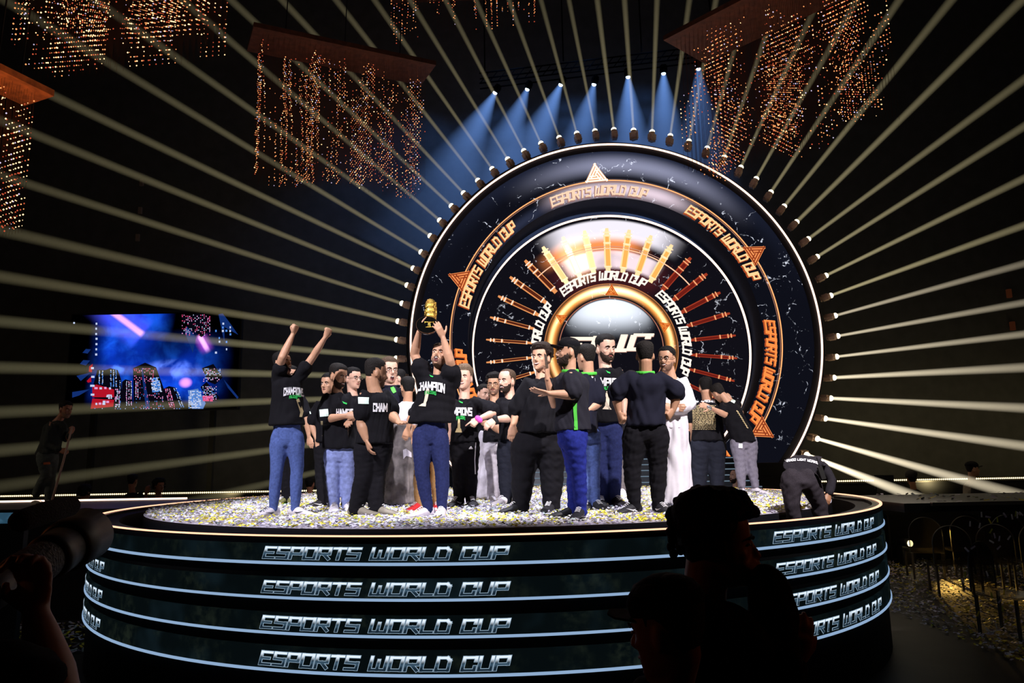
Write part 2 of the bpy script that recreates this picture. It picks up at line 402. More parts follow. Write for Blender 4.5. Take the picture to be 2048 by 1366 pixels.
# moat floor and turntable
moat = ringstrip(RS - .25, 1.20, 1.23, 0, 360, 90, .6).obj('moat_floor', M['deck'], stage)
disc = tag(empty('turntable', (CX, CY, 0)), 'raised round turntable platform covered in confetti in the middle of the stage', 'platform')
v = []; f = []; n = 120
discm = pbr('turntable_top', (.50, .46, .56), .6, 0, .5, 40)
for k, (rr, z) in enumerate(((RD, 1.22), (RD, DISCZ))):
    for i in range(n):
        a = 2 * math.pi * i / n; v.append((CX + rr * math.sin(a), CY - rr * math.cos(a), z))
for i in range(n): f.append((i, (i + 1) % n, n + (i + 1) % n, n + i))
mesh_obj('side_wall', v, f, M['gloss'], disc)
mesh_obj('top_surface', v[n:], [tuple(range(n))], discm, disc)

def confetti(name, n, pick, z0, cols, sz=(.045, .018), label='', lift=.02, seed=1, parent=None):
    rs = random.Random(seed); v = []; f = []; mi = []
    for i in range(n):
        x, y = pick(rs); a = rs.random() * 6.28; L = sz[0] * (.7 + rs.random() * .6); W = sz[1] * (.8 + rs.random() * .5)
        u = Vector((math.cos(a), math.sin(a), rs.uniform(-.35, .35))); w_ = Vector((-math.sin(a), math.cos(a), rs.uniform(-.5, .5)))
        c = Vector((x, y, z0 + .012 + rs.random() ** 3 * lift)); b = len(v); cu = Vector((0, 0, rs.uniform(-.008, .012)))
        v += [c - u * L / 2 - w_ * W / 2 + cu, c - w_ * W / 2, c + u * L / 2 - w_ * W / 2 + cu, c + u * L / 2 + w_ * W / 2 + cu, c + w_ * W / 2, c - u * L / 2 + w_ * W / 2 + cu]
        f += [(b, b + 1, b + 4, b + 5), (b + 1, b + 2, b + 3, b + 4)]; k = rs.choices(range(len(cols)), [q[1] for q in cols])[0]
        if math.sin(x * 3.1 + 1.7 * math.sin(y * 2.3)) * math.sin(y * 4.3 + 1.3 * math.sin(x * 1.9)) > .62 and rs.random() < .55: k = 3
        mi += [k, k]
    o = mesh_obj(name, v, f, None, parent, False, [q[0] for q in cols], mi); tag(o, label, 'confetti', kind='stuff'); return o
CC = [(pbr('confetti_white', (.90, .88, .96), .6), 36), (pbr('confetti_lilac', (.66, .60, .78), .6), 26), (pbr('confetti_mint', (.60, .74, .72), .6), 9),
      (pbr('confetti_yellow', (.92, .80, .05), .5), 16), (pbr('confetti_lime', (.55, .62, .05), .5), 6), (pbr('confetti_dark', (.16, .14, .18), .6), 5)]
def on_disc(rs):
    while True:
        r = RD * math.sqrt(rs.random()); a = rs.random() * 6.28
        if r < RD - .02: return CX + r * math.sin(a), CY - r * math.cos(a)
confetti('confetti', 42000, on_disc, DISCZ, CC, (.043, .019), 'white and yellow paper confetti spread over the round turntable', .03)
def on_moat(rs):
    a = rs.random() * 6.28; r = rs.uniform(RD + .02, RS - .28); return CX + r * math.sin(a), CY - r * math.cos(a)
confetti('confetti', 700, on_moat, 1.232, CC, (.05, .02), 'scattered confetti lying in the gap around the turntable', .01, 5)

# ------------------------------------------------------------------ side decks
ld = tag(empty('side_deck', (-9, 11.5, 0)), 'dark walkway deck leading off the stage past the sweeping man', 'walkway')
MB().box((-20, 10.6, 1.44), (-4.2, 13.3, 1.52)).obj('deck_top', M['deck'], ld)
MB().box((-20, 10.66, 0), (-4.6, 10.72, 1.44)).obj('deck_face', M['gloss'], ld)
MB().box((-20, 13.28, 1.52), (-5.9, 13.33, 1.548)).obj('edge_light', M['led'], ld)
MB().box((-20, 10.61, 1.50), (-8.0, 10.64, 1.53)).obj('edge_strip', emis('dim_amber', (.5, .16, .04), .5), ld)
rd = tag(empty('side_deck', (8, 9.3, 0)), 'grey walkway deck on slim legs above the clear chairs', 'walkway')
MB().box((4.45, 8.5, 1.43), (20, 10.35, 1.53)).obj('deck_top', M['deck'], rd)
MB().box((4.75, 8.45, 1.50), (20, 8.5, 1.54)).obj('front_trim', pbr('steel_trim', (.25, .22, .2), .4, .7), rd)
MB().box((7.4, 10.33, 1.53), (20, 10.37, 1.555)).obj('edge_light', M['led'], rd)
for x in (10.0, 12.4): MB().box((x, 10.2, 0), (x + .05, 10.25, 1.43)).obj('leg', M['dark'], rd)
def on_rd(rs): return rs.uniform(4.9, 11), rs.uniform(8.55, 10.3)
confetti('confetti', 160, on_rd, 1.53, CC, (.07, .03), 'a few confetti strips lying on the walkway beside the stage', .01, 6)

# info screen on the left deck front
p = P(0, 1030, 8.6)
sc1 = tag(empty('monitor', (P(20, 1030, 8.6).x, 8.6, 0)), 'small blue lit floor monitor beside the camera lens', 'monitor')
q0 = P(-40, 1055, 8.6); q1 = P(32, 1020, 8.6)
MB().box((q0.x, 8.62, q0.z), (q1.x, 8.72, q1.z)).obj('casing', M['black'], sc1)
MB().box((q0.x, 8.60, q0.z + .04), (q1.x - .02, 8.62, q1.z - .03)).obj('display', screen_mat('monitor_blue', lambda nt, x, y, z, v: csum(nt, [(1.0, (.02, .06, .10)), (noise(nt, v, 9, 3).ss(.4, .7), (.03, .07, .10))]), False), sc1)
MB().box((q0.x, 8.62, 0), (q0.x + .5, 8.7, q0.z)).obj('stand', M['black'], sc1)

# ------------------------------------------------------------------ back dotted light rail, risers
for (x0, x1, lab) in ((-16, -3.4, 'row of small amber lights on the low rail left of the arch'), (4.6, 19, 'row of small amber lights on the low rail right of the arch')):
    r = tag(empty('light_rail', ((x0 + x1) / 2, 17, 0)), lab, 'light rail')
    MB().box((x0, 17.04, 0), (x1, 17.3, 1.47)).obj('riser', M['black'], r)
    mb = MB(); x = x0
    while x < x1: mb.ell((x, 17.0, 1.500), (.017, .016, .020), 6); x += .045
    mb.obj('lamp_row', M['dots'], r); r.children[-1]['kind'] = 'stuff'
    MB().box((x0, 17.02, 1.44), (x1, 17.08, 1.475)).obj('rail', M['dark'], r)
# steps in front of the arch
st = tag(empty('steps', (2.6, 16.2, 0)), 'wide dark steps with pale blue edges leading up to the arch', 'steps')
stepm = pbr('step_grey', (.10, .11, .13), .4)
for i in range(6):
    y = 15.85 + i * .17; z = 1.48 + i * .125
    MB().box((-.6, y, z - .125 if i else 0), (5.3, 17.0, z)).obj('step', stepm, st)
    MB().box((-.6, y - .012, z - .035), (5.3, y, z - .015)).obj('step_light', emis('step_edge', (.32, .45, .58), .45), st)
bx = MB().box((5.32, 16.2, 0), (6.5, 17.2, 1.95)).box((5.32, 16.15, 1.52), (6.3, 16.2, 1.66)).obj('equipment_case', M['dark']); tag(bx, 'dark equipment case standing at the foot of the arch by the steps', 'case')

# ================================================================== THE ARCH
AC = Vector((2.47, 17.0, 4.93)); IC = Vector((2.47, 17.85, 4.80))
R_LED, R_IN = 4.87, 3.456
def annulus(c, r0, r1, y0, y1, n=180, a0=0, a1=360):
    """ring solid about the Y axis between radii r0,r1 and depths y0,y1; a=0 is straight up, clockwise"""
    v = []; f = []
    for i in range(n + 1):
        a = math.radians(a0 + (a1 - a0) * i / n); sx, sz = math.sin(a), math.cos(a)
        for (r, y) in ((r0, y0), (r1, y0), (r1, y1), (r0, y1)): v.append((c.x + r * sx, y, c.z + r * sz))
    for i in range(n):
        for j in range(4): f.append((i * 4 + j, i * 4 + (j + 1) % 4, (i + 1) * 4 + (j + 1) % 4, (i + 1) * 4 + j))
    if a1 - a0 < 360: f += [(0, 3, 2, 1), tuple(n * 4 + j for j in range(4))]
    return MB().add(v, f)
def polar(nt, x, z, c):
    dx, dz = x - c.x, z - c.z
    r = (dx * dx + dz * dz) ** .5
    return r, dx.op('ARCTAN2', dz) * 57.2958
def marble(nt, v, s=1.0):
    """white broken cracks on black"""
    wv = nt.nodes.new('ShaderNodeVectorMath'); wv.operation = 'ADD'
    nz = nt.nodes.new('ShaderNodeTexNoise'); nz.inputs['Scale'].default_value = 2.2 * s; nz.inputs['Detail'].default_value = 4
    nt.links.new(v.k, nz.inputs['Vector'])
    sc = nt.nodes.new('ShaderNodeVectorMath'); sc.operation = 'SCALE'; sc.inputs['Scale'].default_value = .9 / s
    nt.links.new(nz.outputs['Color'], sc.inputs[0]); nt.links.new(v.k, wv.inputs[0]); nt.links.new(sc.outputs[0], wv.inputs[1])
    wv = N(nt, wv.outputs[0])
    e = voro(nt, wv, 1.35 * s).ss(.0, .020, 1, 0)
    gate = noise(nt, v, 2.6 * s, 3).ss(.49, .58); gate2 = noise(nt, v, 11 * s, 2).ss(.45, .6)
    sp = voro(nt, v, 14 * s, 'F1').ss(.05, .12, 1, 0) * noise(nt, v, 3.1 * s, 3).ss(.52, .66)
    return e * gate * gate2, sp
def outer_fn(nt, x, y, z, v):
    r, a = polar(nt, x, z, AC)
    e, sp = marble(nt, v)
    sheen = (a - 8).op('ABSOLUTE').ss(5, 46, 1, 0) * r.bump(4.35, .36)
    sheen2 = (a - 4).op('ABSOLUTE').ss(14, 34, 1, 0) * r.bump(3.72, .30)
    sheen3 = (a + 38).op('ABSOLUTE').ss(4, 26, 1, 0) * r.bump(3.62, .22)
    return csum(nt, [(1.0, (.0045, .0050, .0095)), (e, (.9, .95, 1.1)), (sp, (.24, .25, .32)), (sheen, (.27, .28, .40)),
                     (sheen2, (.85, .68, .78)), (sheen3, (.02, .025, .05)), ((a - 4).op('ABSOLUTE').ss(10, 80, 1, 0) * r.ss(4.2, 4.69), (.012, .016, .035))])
arch = tag(empty('light_arch', AC), 'huge round arch of dark marble video rings edged with glowing warm light lines', 'arch')
bevel = pbr('arch_bevel', (.03, .03, .042), .6)
annulus(AC, 4.70, 4.93, 16.98, 17.25).obj('outer_frame', bevel, arch)
annulus(AC, 4.855, 4.892, 16.955, 16.99, 220).obj('outer_light_ring', M['led'], arch)
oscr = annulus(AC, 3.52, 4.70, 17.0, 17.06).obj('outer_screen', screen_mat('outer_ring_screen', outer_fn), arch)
tunnel_v = annulus(AC, 3.56, 3.60, 17.03, 18.2); tunnel_v.obj('tunnel', pbr('tunnel_lit_blue', (.012, .019, .040), .95, spec=.1), arch)  # bluish light on the tunnel is put into its base colour
annulus(AC, 4.93, 5.0, 17.13, 17.27).obj('mounting_ring', pbr('ring_black', (.01, .01, .012), .8), arch)
YO = 16.993; YI = 17.843
# gold line
annulus(AC, 3.93, 3.955, 16.985, 17.0, 200, -180, 180).obj('gold_line', emis('gold_line', (1.0, .42, .16), 1.25), oscr)
annulus(AC, 3.895, 3.905, 16.985, 17.0, 200, -180, 180).obj('gold_line', emis('gold_line_dim', (.55, .25, .18), .7), oscr)
def ring_text(cx, cz, y, r, half, ac, hgt, quads):
    def g(px, py):
        a = math.radians(ac - half + (px + .1) / (ESPW + .45) * 2 * half); rr = r + py * hgt
        return (cx + rr * math.sin(a), y, cz + rr * math.cos(a))
    return g
gold_txt = emis('gold_letter', (1.0, .60, .28), 1.2); orange_txt = emis('orange_letter', (1.0, .27, .06), 1.15); dark_txt = emis('dark_letter', (.45, .08, .02), 1.0)
cream_txt = emis('cream_letter', (1.0, .72, .50), 1.0)
for ac, mt, half in ((-112.5, orange_txt, 19.5), (-58.4, gold_txt, 19.0), (-4.4, cream_txt, 19.0), (49.4, gold_txt, 19.0), (103.6, orange_txt, 19.5), (157, orange_txt, 19.5)):
    q = squads(ESP, .36, .30, True, 2, .27)
    sh = quads_mesh('lettering', q, ring_text(AC.x - .02, AC.z - .02, YO + .003, 3.585, half, ac, .215, 0), dark_txt if mt != cream_txt else emis('letter_shade', (.38, .20, .18), 1), oscr)
    sh['label'] = 'curved lettering ESPORTS WORLD CUP'
    quads_mesh('lettering_face', squads(ESP, .29, .30, True, 2, .21), ring_text(AC.x, AC.z, YO, 3.592, half, ac, .205, 0), mt, sh)
def emblem(c, y, r, ang, size, mt_face, mt_edge, parent, flip=0):
    """triangular emblem of nested bars standing on the ring"""
    a = math.radians(ang); o = Vector((c.x + r * math.sin(a), y, c.z + r * math.cos(a)))
    up = Vector((math.sin(a + flip), 0, math.cos(a + flip))); rt = Vector((up.z, 0, -up.x))
    def f(px, py): return o + rt * px * size + up * py * size
    S3 = math.sqrt(3); A = Vector((0, 1)); cen = Vector((0, 0))
    tri = []
    for k in range(3):
        th = math.radians(90 + 120 * k); tri.append(Vector((math.cos(th), math.sin(th))))
    def strips(w, col, yy, name, par):
        quads = []
        for k in range(3):
            p0, p1 = tri[k], tri[(k + 1) % 3]; d = (p1 - p0)
            for j, (off, l0, l1) in enumerate(((.02, .0, .97), (.20, .10, .70), (.38, .22, .50))):
                n_ = Vector((-d.y, d.x)).normalized()
                b0 = p0 + d * (l0 + .02) + n_ * off; b1 = p0 + d * l1 + n_ * off
                quads.append([tuple(b0 + n_ * (.07 - w)), tuple(b0 + n_ * (.07 + w)), tuple(b1 + n_ * (.07 + w)), tuple(b1 + n_ * (.07 - w))])
        return quads_mesh(name, quads, lambda px, py: Vector(f(px, py)) + Vector((0, yy, 0)), col, par)
    e = strips(.085, mt_edge, -.012, 'emblem', parent); strips(.05, mt_face, -.018, 'emblem_face', e); return e
dgold = emis('emblem_dark', (.30, .05, .015), 1); ogold = emis('emblem_edge', (1.0, .33, .10), 1.2); hot = emis('emblem_hot', (1.0, .80, .62), 1.6); hot2 = emis('emblem_warm', (1.0, .45, .22), 1.1)
emblem(AC, 16.98, 4.08, -4.6, .34, hot, hot2, oscr)
for an in (59.6, -67.8, 124, -132): emblem(AC, 16.98, 3.98, an, .33, dgold, ogold, oscr, 0)

# inner disc ---------------------------------------------------------
def inner_fn(nt, x, y, z, v):
    r, a = polar(nt, x, z, IC)
    e, sp = marble(nt, v)
    aa = (a - 2).op('ABSOLUTE')
    glow_o = aa.ss(20, 37, 1, 0) * r.ss(2.72, 2.98) * r.ss(3.30, 3.38, 1, 0)
    orange = (a + 8).op('ABSOLUTE').ss(16, 34, 1, 0) * r.bump(2.72, .34)
    glow_i = (a - 2).op('ABSOLUTE').ss(24, 34, 1, 0) * r.ss(2.02, 2.16) * r.ss(2.5, 2.58, 1, 0) * noise(nt, v, 2.2, 1).ss(.2, .5, .75, 1)
    red = (a).op('ABSOLUTE').ss(28, 46, 1, 0) * r.bump(2.1, .75)
    hot_ = (a + 19).op('ABSOLUTE').ss(2, 12, 1, 0) * r.bump(2.45, .75)
    dx, dz = x - IC.x, z - IC.z
    moon = r.ss(1.24, 1.30, 1, 0) * dz.ss(.20, .95) * (dx + .02).op('ABSOLUTE').ss(.9, 1.28, 1, 0)
    moon2 = (((dx + .02) * (dx + .02)) * .55 + (dz - .95) * (dz - .95)).ss(.0, 1.05, 1, 0) * r.ss(1.24, 1.30, 1, 0)
    tube_ = r.bump(1.50, .17); tb = (aa.ss(25, 130, 1, .55))
    return csum(nt, [(1.0, (.0055, .0050, .0085)), (e, (.6, .62, .7)), (sp, (.2, .2, .24)), (glow_o, (.95, .90, 1.0)), (orange, (1.1, .33, .09)),
                     (glow_i, (.95, .80, .86)), (red, (.075, .008, .008)), (hot_, (1.2, .65, .35)),
                     (moon * moon2, (1.0, 1.07, 1.2)), (moon * sp, (.6, .6, .6)), (tube_ * tb, (1.5, .55, .10)), (r.bump(1.52, .085) * tb, (1.2, .9, .5)),
                     ((aa.ss(8, 42, 1, 0)) * tube_, (1.0, .8, .5)), (r.bump(1.30, .018), (.55, .2, .12)), (r.bump(1.665, .02), (.6, .22, .07))])
iscr = annulus(IC, .0, 3.44, 17.86, 17.92, 160)
cdisc = []
v = [(IC.x + 3.44 * math.sin(2 * math.pi * i / 160), 17.86, IC.z + 3.44 * math.cos(2 * math.pi * i / 160)) for i in range(160)]
v2 = [(q[0], 17.93, q[2]) for q in v]
iscr = mesh_obj('inner_screen', v + v2, [tuple(range(159, -1, -1)), tuple(range(160, 320))] + [(i, (i + 1) % 160, 160 + (i + 1) % 160, 160 + i) for i in range(160)],
                screen_mat('inner_disc_screen', inner_fn), arch)
annulus(IC, 3.43, 3.465, 17.80, 17.86, 200).obj('inner_light_ring', M['led'], arch)
cr = emis('cream_letter_inner', (1.0, .88, .78), 1.15)
for ac in (-87, -5, 76, 150):
    q = squads(ESP, .33, .28, True, 2, .24)
    quads_mesh('lettering', q, ring_text(IC.x, IC.z, YI, 1.79, 35, ac, .185, 0), cr, iscr)['label'] = 'curved white lettering ESPORTS WORLD CUP'
annulus(IC, 2.575, 2.60, 17.835, 17.85, 60, -44, 52).obj('gold_arc', emis('gold_arc', (1.0, .55, .35), 1.2), iscr)
annulus(IC, 2.64, 2.65, 17.835, 17.85, 60, -34, 30).obj('gold_arc', emis('gold_arc_dim', (.8, .45, .35), .8), iscr)
# radial trophy columns drawn on the inner screen
def polar_fn(a, y):
    a = math.radians(a); u = Vector((math.sin(a), 0, math.cos(a))); t_ = Vector((math.cos(a), 0, -math.sin(a)))
    return lambda px, py: Vector((IC.x, y, IC.z)) + u * py + t_ * px
pm = {}
def em(c, s=1.0):
    k = (c, s)
    if k not in pm: pm[k] = emis('column_light', c, s)
    return pm[k]
rsx = random.Random(3)
for i in range(34):
    a = (i * 360 / 34 + 180) % 360 - 180
    if abs(a) > 152: continue
    if -33 < a < 34:
        hotf = max(0, 1 - abs(a + 20) / 16)
        body, edge, knob = em((1.0, .40 + .35 * hotf, .09 + .4 * hotf), 1.25 + 1.4 * hotf), em((1.0, .66, .34), 1.25 + 1.2 * hotf), em((1.0, .70, .42), 1.3 + hotf)
        wd = .085
    elif a < 0: body, edge, knob, wd = em((.10, .018, .008)), em((.95, .36, .12), .9), em((1.0, .75, .6), 1.2), .085 * max(.45, 1 - (abs(a) - 33) / 90)
    else: body, edge, knob, wd = em((.16, .012, .008)), em((.42, .05, .02), .9), em((1.0, .45, .2), 1.0), .085 * max(.5, 1 - (abs(a) - 33) / 110)
    g = polar_fn(a, 17.85)
    e_ = quads_mesh('column', [[(-wd, 2.08), (wd, 2.08), (wd, 2.95), (-wd, 2.95)], [(-wd * .72, 1.98), (wd * .72, 1.98), (wd * .72, 2.08), (-wd * .72, 2.08)],
                               [(-wd * .8, 2.95), (wd * .8, 2.95), (wd * .55, 3.13), (-wd * .35, 3.13)]], g, edge, iscr)
    g2 = polar_fn(a, 17.843)
    quads_mesh('column_body', [[(-wd * .55, 2.11), (wd * .72, 2.11), (wd * .72, 2.70), (-wd * .55, 2.70)], [(-wd * .5, 2.76), (wd * .6, 2.76), (wd * .6, 2.90), (-wd * .5, 2.90)]], g2, body, e_)
    g3 = polar_fn(a, 17.838)
    quads_mesh('column_ring', [[(-wd * 1.15, r_), (wd * 1.15, r_), (wd * 1.15, r_ + .03), (-wd * 1.15, r_ + .03)] for r_ in (2.10, 2.72, 2.92, 3.0)], g3, knob, e_)
for an in (2.5, -57, 68, 130, -120): emblem(IC, 17.84, 1.46, an, .17 if an != 2.5 else .19, em((.5, .05, .01), 1), em((1, .35, .05), 1.3), iscr, 0)
# central monogram EWC
def pxI(px, py): q = P(px, py, 17.84); return (q.x, 17.84, q.z)
eg = []
def T(x0, x1, y0, y1, sl=.33):      # slanted bar in px, y down
    return [(x0 - sl * (y0 - 705), y0), (x1 - sl * (y0 - 705), y0), (x1 - sl * (y1 - 705), y1), (x0 - sl * (y1 - 705), y1)]
eg += [T(1133, 1180, 674, 681), T(1138, 1158, 686, 692), T(1130, 1172, 698, 705), T(1130, 1140, 674, 705)]           # E
eg += [T(1176, 1190, 672, 705), T(1180, 1252, 697, 704), T(1204, 1215, 676, 700), T(1230, 1244, 669, 702)]           # W
eg += [T(1250, 1263, 670, 702), T(1255, 1296, 667, 673), T(1280, 1292, 669, 678), T(1252, 1290, 695, 702)]           # C
quads_mesh('monogram', eg, lambda a, b: pxI(a + 1, b + 1.2), em((.45, .25, .2), 1), iscr)
quads_mesh('monogram_face', eg, lambda a, b: Vector(pxI(a, b)) + Vector((0, -.01, 0)), em((1.0, .84, .68), 1.25), iscr)['label'] = 'white slanted letters EWC'
# bottom closure behind the arch
tag(MB().box((-3, 17.3, 0), (8, 18.4, 1.5)).obj('rear_plinth', M['black']), 'black plinth under the round arch behind the steps', 'plinth')

# ================================================================== MOVING HEADS WITH EMISSIVE HAZE BEAMS
def beam_mat(name, soft=1.0, fall=1.6, ratio=.35):  # volume glows by itself, standing in for lamp light scattered by haze
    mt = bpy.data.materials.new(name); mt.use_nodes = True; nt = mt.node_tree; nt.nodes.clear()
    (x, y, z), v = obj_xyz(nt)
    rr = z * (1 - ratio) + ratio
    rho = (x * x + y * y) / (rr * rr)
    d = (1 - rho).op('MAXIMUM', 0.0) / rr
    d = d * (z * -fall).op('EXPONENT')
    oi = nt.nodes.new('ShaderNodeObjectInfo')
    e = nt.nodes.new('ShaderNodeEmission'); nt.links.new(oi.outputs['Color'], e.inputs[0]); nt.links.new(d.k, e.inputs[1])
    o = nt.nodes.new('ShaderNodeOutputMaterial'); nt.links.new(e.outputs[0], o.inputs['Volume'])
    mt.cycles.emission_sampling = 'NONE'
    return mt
bm_y = beam_mat('emissive_haze', 1, 1.9, .33); bm_b = beam_mat('blue_emissive_haze', 1, 3.0, .04)
def cone_mesh(ratio, n=24):
    v = []; f = []
    for z, r in ((0, ratio), (1, 1)):
        for j in range(n): a = 2 * math.pi * j / n; v.append((r * math.cos(a), r * math.sin(a), z))
    f = [(j, (j + 1) % n, n + (j + 1) % n, n + j) for j in range(n)] + [tuple(range(n - 1, -1, -1)), tuple(range(n, 2 * n))]
    me = bpy.data.meshes.new('emissive_beam'); me.from_pydata(v, [], f); me.update(); return me
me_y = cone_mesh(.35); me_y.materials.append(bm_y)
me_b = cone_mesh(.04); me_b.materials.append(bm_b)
lens_y = emis('beam_lens', (1.0, .90, .62), 3.2); lens_b = emis('blue_lens', (.62, .80, 1.0), 5.0)
def frame_mesh():
    """yoke fixture pointing +Z, origin at the tilt axis"""
    b = MB().box((-.075, -.06, -.20), (.075, .06, -.165)).obj('base', M['fixture'])
    y = MB().box((-.112, -.02, -.18), (-.094, .02, .02)).box((.094, -.02, -.18), (.112, .02, .02)).box((-.112, -.02, -.182), (.112, .02, -.165))
    y = y.obj('yoke', M['fixture'])
    h = MB().box((-.082, -.07, -.15), (.082, .07, -.01))
    for k in range(5): h.box((-.088, -.076, -.145 + k * .03), (.088, .076, -.135 + k * .03))
    h.tube([(0, 0, -.02), (0, 0, .03)], [.07, .072], 14)
    h = h.obj('lamp_head', M['fixture'])
    l = MB().ell((0, 0, .06), (.068, .068, .055), 16).obj('lens', lens_y)
    return b, y, h, l
fb = frame_mesh()
for q in fb: COL.objects.unlink(q)
def moving_head(p0, p1, r1, colr, K, label, lens=None, mesh=me_y, grp='moving head beam lights around the arch', sc=1.0):
    d = Vector(p1) - Vector(p0); L = d.length
    e = empty('moving_head_light', p0); e.rotation_euler = d.to_track_quat('Z', 'Y').to_euler()
    tag(e, label, 'stage light', grp)
    e.scale = (sc, sc, sc)
    for q in fb:
        c = q.copy(); c.name = q.name; 
        if lens is not None: c.data = q.data.copy(); c.data.materials[0] = lens if q.name.startswith('lens') else truss_m
        COL.objects.link(c); c.parent = e
    b = bpy.data.objects.new('emissive_beam', mesh); link(b); b.parent = e
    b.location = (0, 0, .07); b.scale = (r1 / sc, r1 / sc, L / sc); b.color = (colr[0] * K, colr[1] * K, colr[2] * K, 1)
    b['label'] = 'pale self-glowing haze beam' if mesh is me_y else 'blue self-glowing haze cone'
    return e
# lamp pixel, second point on its beam
BM = [  # left side, from the top lamp going counter-clockwise
 (1190.6, 266, 1138, 0), (1154.5, 270.8, 1082, 0), (1119.7, 279.3, 1018, 0), (1083.6, 290.7, 951.5, 0), (1049.6, 305.5, 891, 0), (1017.6, 322, 820, 0),
 (986.6, 341.2, 749, 0), (958.3, 364.4, 672, 0), (930, 389.3, 564, 0), (906, 414.8, 480, 17), (882.7, 443.4, 430, 56), (864, 474.2, 322, 93), (846, 506.4, 239, 139),
 (830.4, 538.5, 87.6, 182.7), (818.4, 572, 72, 270), (808.5, 608.2, 62.5, 370), (800.5, 643.5, 53.6, 472.8), (797.8, 680, 0, 553), (797, 717.2, 0, 642.6), (799.5, 754, 0, 735),
 (806, 791.5, 0, 824.4), (816, 828, 0, 901.7), (829, 862, 161, 951), (845, 894, 440, 990)]
BR = [  # right side clockwise
 (1228, 263.5, 1194.5, 0), (1267.3, 264.7, 1249, 0), (1304, 267.9, 1314, 0), (1340, 275.8, 1376, 20), (1377.2, 286.6, 1430, 10), (1413.3, 300.4, 1492, 15), (1447, 318.2, 1556, 0), (1479.9, 338.7, 1637, 0),
 (1510.3, 361.4, 1714, 0), (1539.2, 388.1, 1798.5, 0), (1565.5, 416, 1903, 0), (1590, 447, 2044, 0), (1612.8, 480.7, 2048, 159), (1630.3, 515.9, 2048, 253),
 (1647.5, 553.2, 2048, 357), (1657, 592.7, 2048, 450.7), (1665.5, 632.6, 2048, 527.6), (1670.6, 672.9, 2048, 605.4), (1668.2, 714, 2048, 668.3), (1663, 755.6, 2048, 735),
 (1656.5, 796.3, 2048, 816), (1645.4, 836.4, 2048, 892), (1630.7, 876.3, 1996, 979), (1611, 908.5, 1804, 984)]
ORD = 'first second third fourth fifth sixth seventh eighth ninth tenth eleventh twelfth thirteenth fourteenth fifteenth sixteenth seventeenth eighteenth nineteenth twentieth twenty-first twenty-second twenty-third twenty-fourth'.split()
def place(lst, side):
    for i, (x0, y0, x1, y1) in enumerate(lst):
        p0 = P(x0, y0, 17.2)
        dx, dy = x1 - x0, y1 - y0
        # run on past the edge of the view
        if side == 'left':
            k = 1.45 if i < 20 else 1.3; low = max(0, i - 12) / 11.0; ye = 17.2 - 3.4 * min(1, i / 16)
        else:
            k = 1.42; low = max(0, i - 10) / 13.0; ye = 17.2 - 3.2 * min(1, i / 18)
            if i >= 22: k = 1.22; ye = 13.2
        ex, ey = x0 + dx * k, y0 + dy * k
        p1 = P(ex, ey, ye)
        L = (p1 - p0).length
        r1 = .055 + (.0085 if i < 16 else .0118) * L if side == 'left' else .055 + .0118 * L
        if side == 'right' and i > 18: r1 *= 1.25
        base = (1.0, .86, .47)
        br = (.20 + .06 * math.exp(-((i - 19) / 3.0) ** 2)) if side == 'left' else (.25 + 2.3 * low ** 2.0)
        if side == 'left' and i > 17: base = (1.0, .9, .50)
        if side == 'right' and i > 15: base = (1.0, .86, .60)
        K = br / r1 * .62
        nm = ORD[i]
        lab = ('pale beam light on the arch rim, %s counter-clockwise from the very top' if side == 'left' else 'pale beam light on the arch rim, %s clockwise from the very top') % nm
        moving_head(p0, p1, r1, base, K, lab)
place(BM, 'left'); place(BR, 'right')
# blue spots behind the arch
BLU = [(992, 182, 905, 345, .95), (1056, 175, 990, 340, .8), (1123, 166, 1050, 330, 1.0), (1189, 165, 1150, 320, .8), (1256, 150, 1262, 320, 1.1), (1327, 143, 1330, 320, 1.0), (1397, 134, 1402, 330, .7)]
truss_m = pbr('truss_black', (.003, .003, .003), 1, spec=0)
truss = tag(empty('lighting_truss', (2.5, 18.6, 14)), 'dark ceiling truss carrying the row of blue spotlights above the arch', 'truss')
a0, a1 = P(960, 176, 18.6), P(1440, 118, 18.6)
for dy_ in (0, .3):
    for dz_ in (.14, .44):
        MB().tube([a0 + Vector((0, dy_, dz_)), a1 + Vector((0, dy_, dz_))], [.02, .02], 6).obj('chord', pbr('truss_black', (.002, .002, .002), 1, spec=0), truss)
for k_ in (.02, .35, .68, .98):
    c_ = a0.lerp(a1, k_); MB().tube([c_ + Vector((0, .15, .6)), Vector((c_.x, c_.y + .15, 18.05))], [.02, .02], 6).obj('hanger', truss_m, truss)
mbb = MB()
for i in range(28):
    p = a0.lerp(a1, i / 27); q = a0.lerp(a1, min(1, (i + 1) / 27))
    mbb.tube([p + Vector((0, 0, .14)), q + Vector((0, 0, .44))], [.012, .012], 5)
mbb.obj('lattice', pbr('truss_black', (.002, .002, .002), 1, spec=0), truss)
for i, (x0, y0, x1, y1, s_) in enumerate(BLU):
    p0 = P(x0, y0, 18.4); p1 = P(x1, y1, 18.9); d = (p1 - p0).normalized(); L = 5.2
    moving_head(p0, p0 + d * L, 1.75, (.17, .36, .90), .33 * s_, 'blue spotlight above the arch, %s from the left of the row' % ORD[i], lens_b, me_b, 'blue spotlights above the arch', .9)

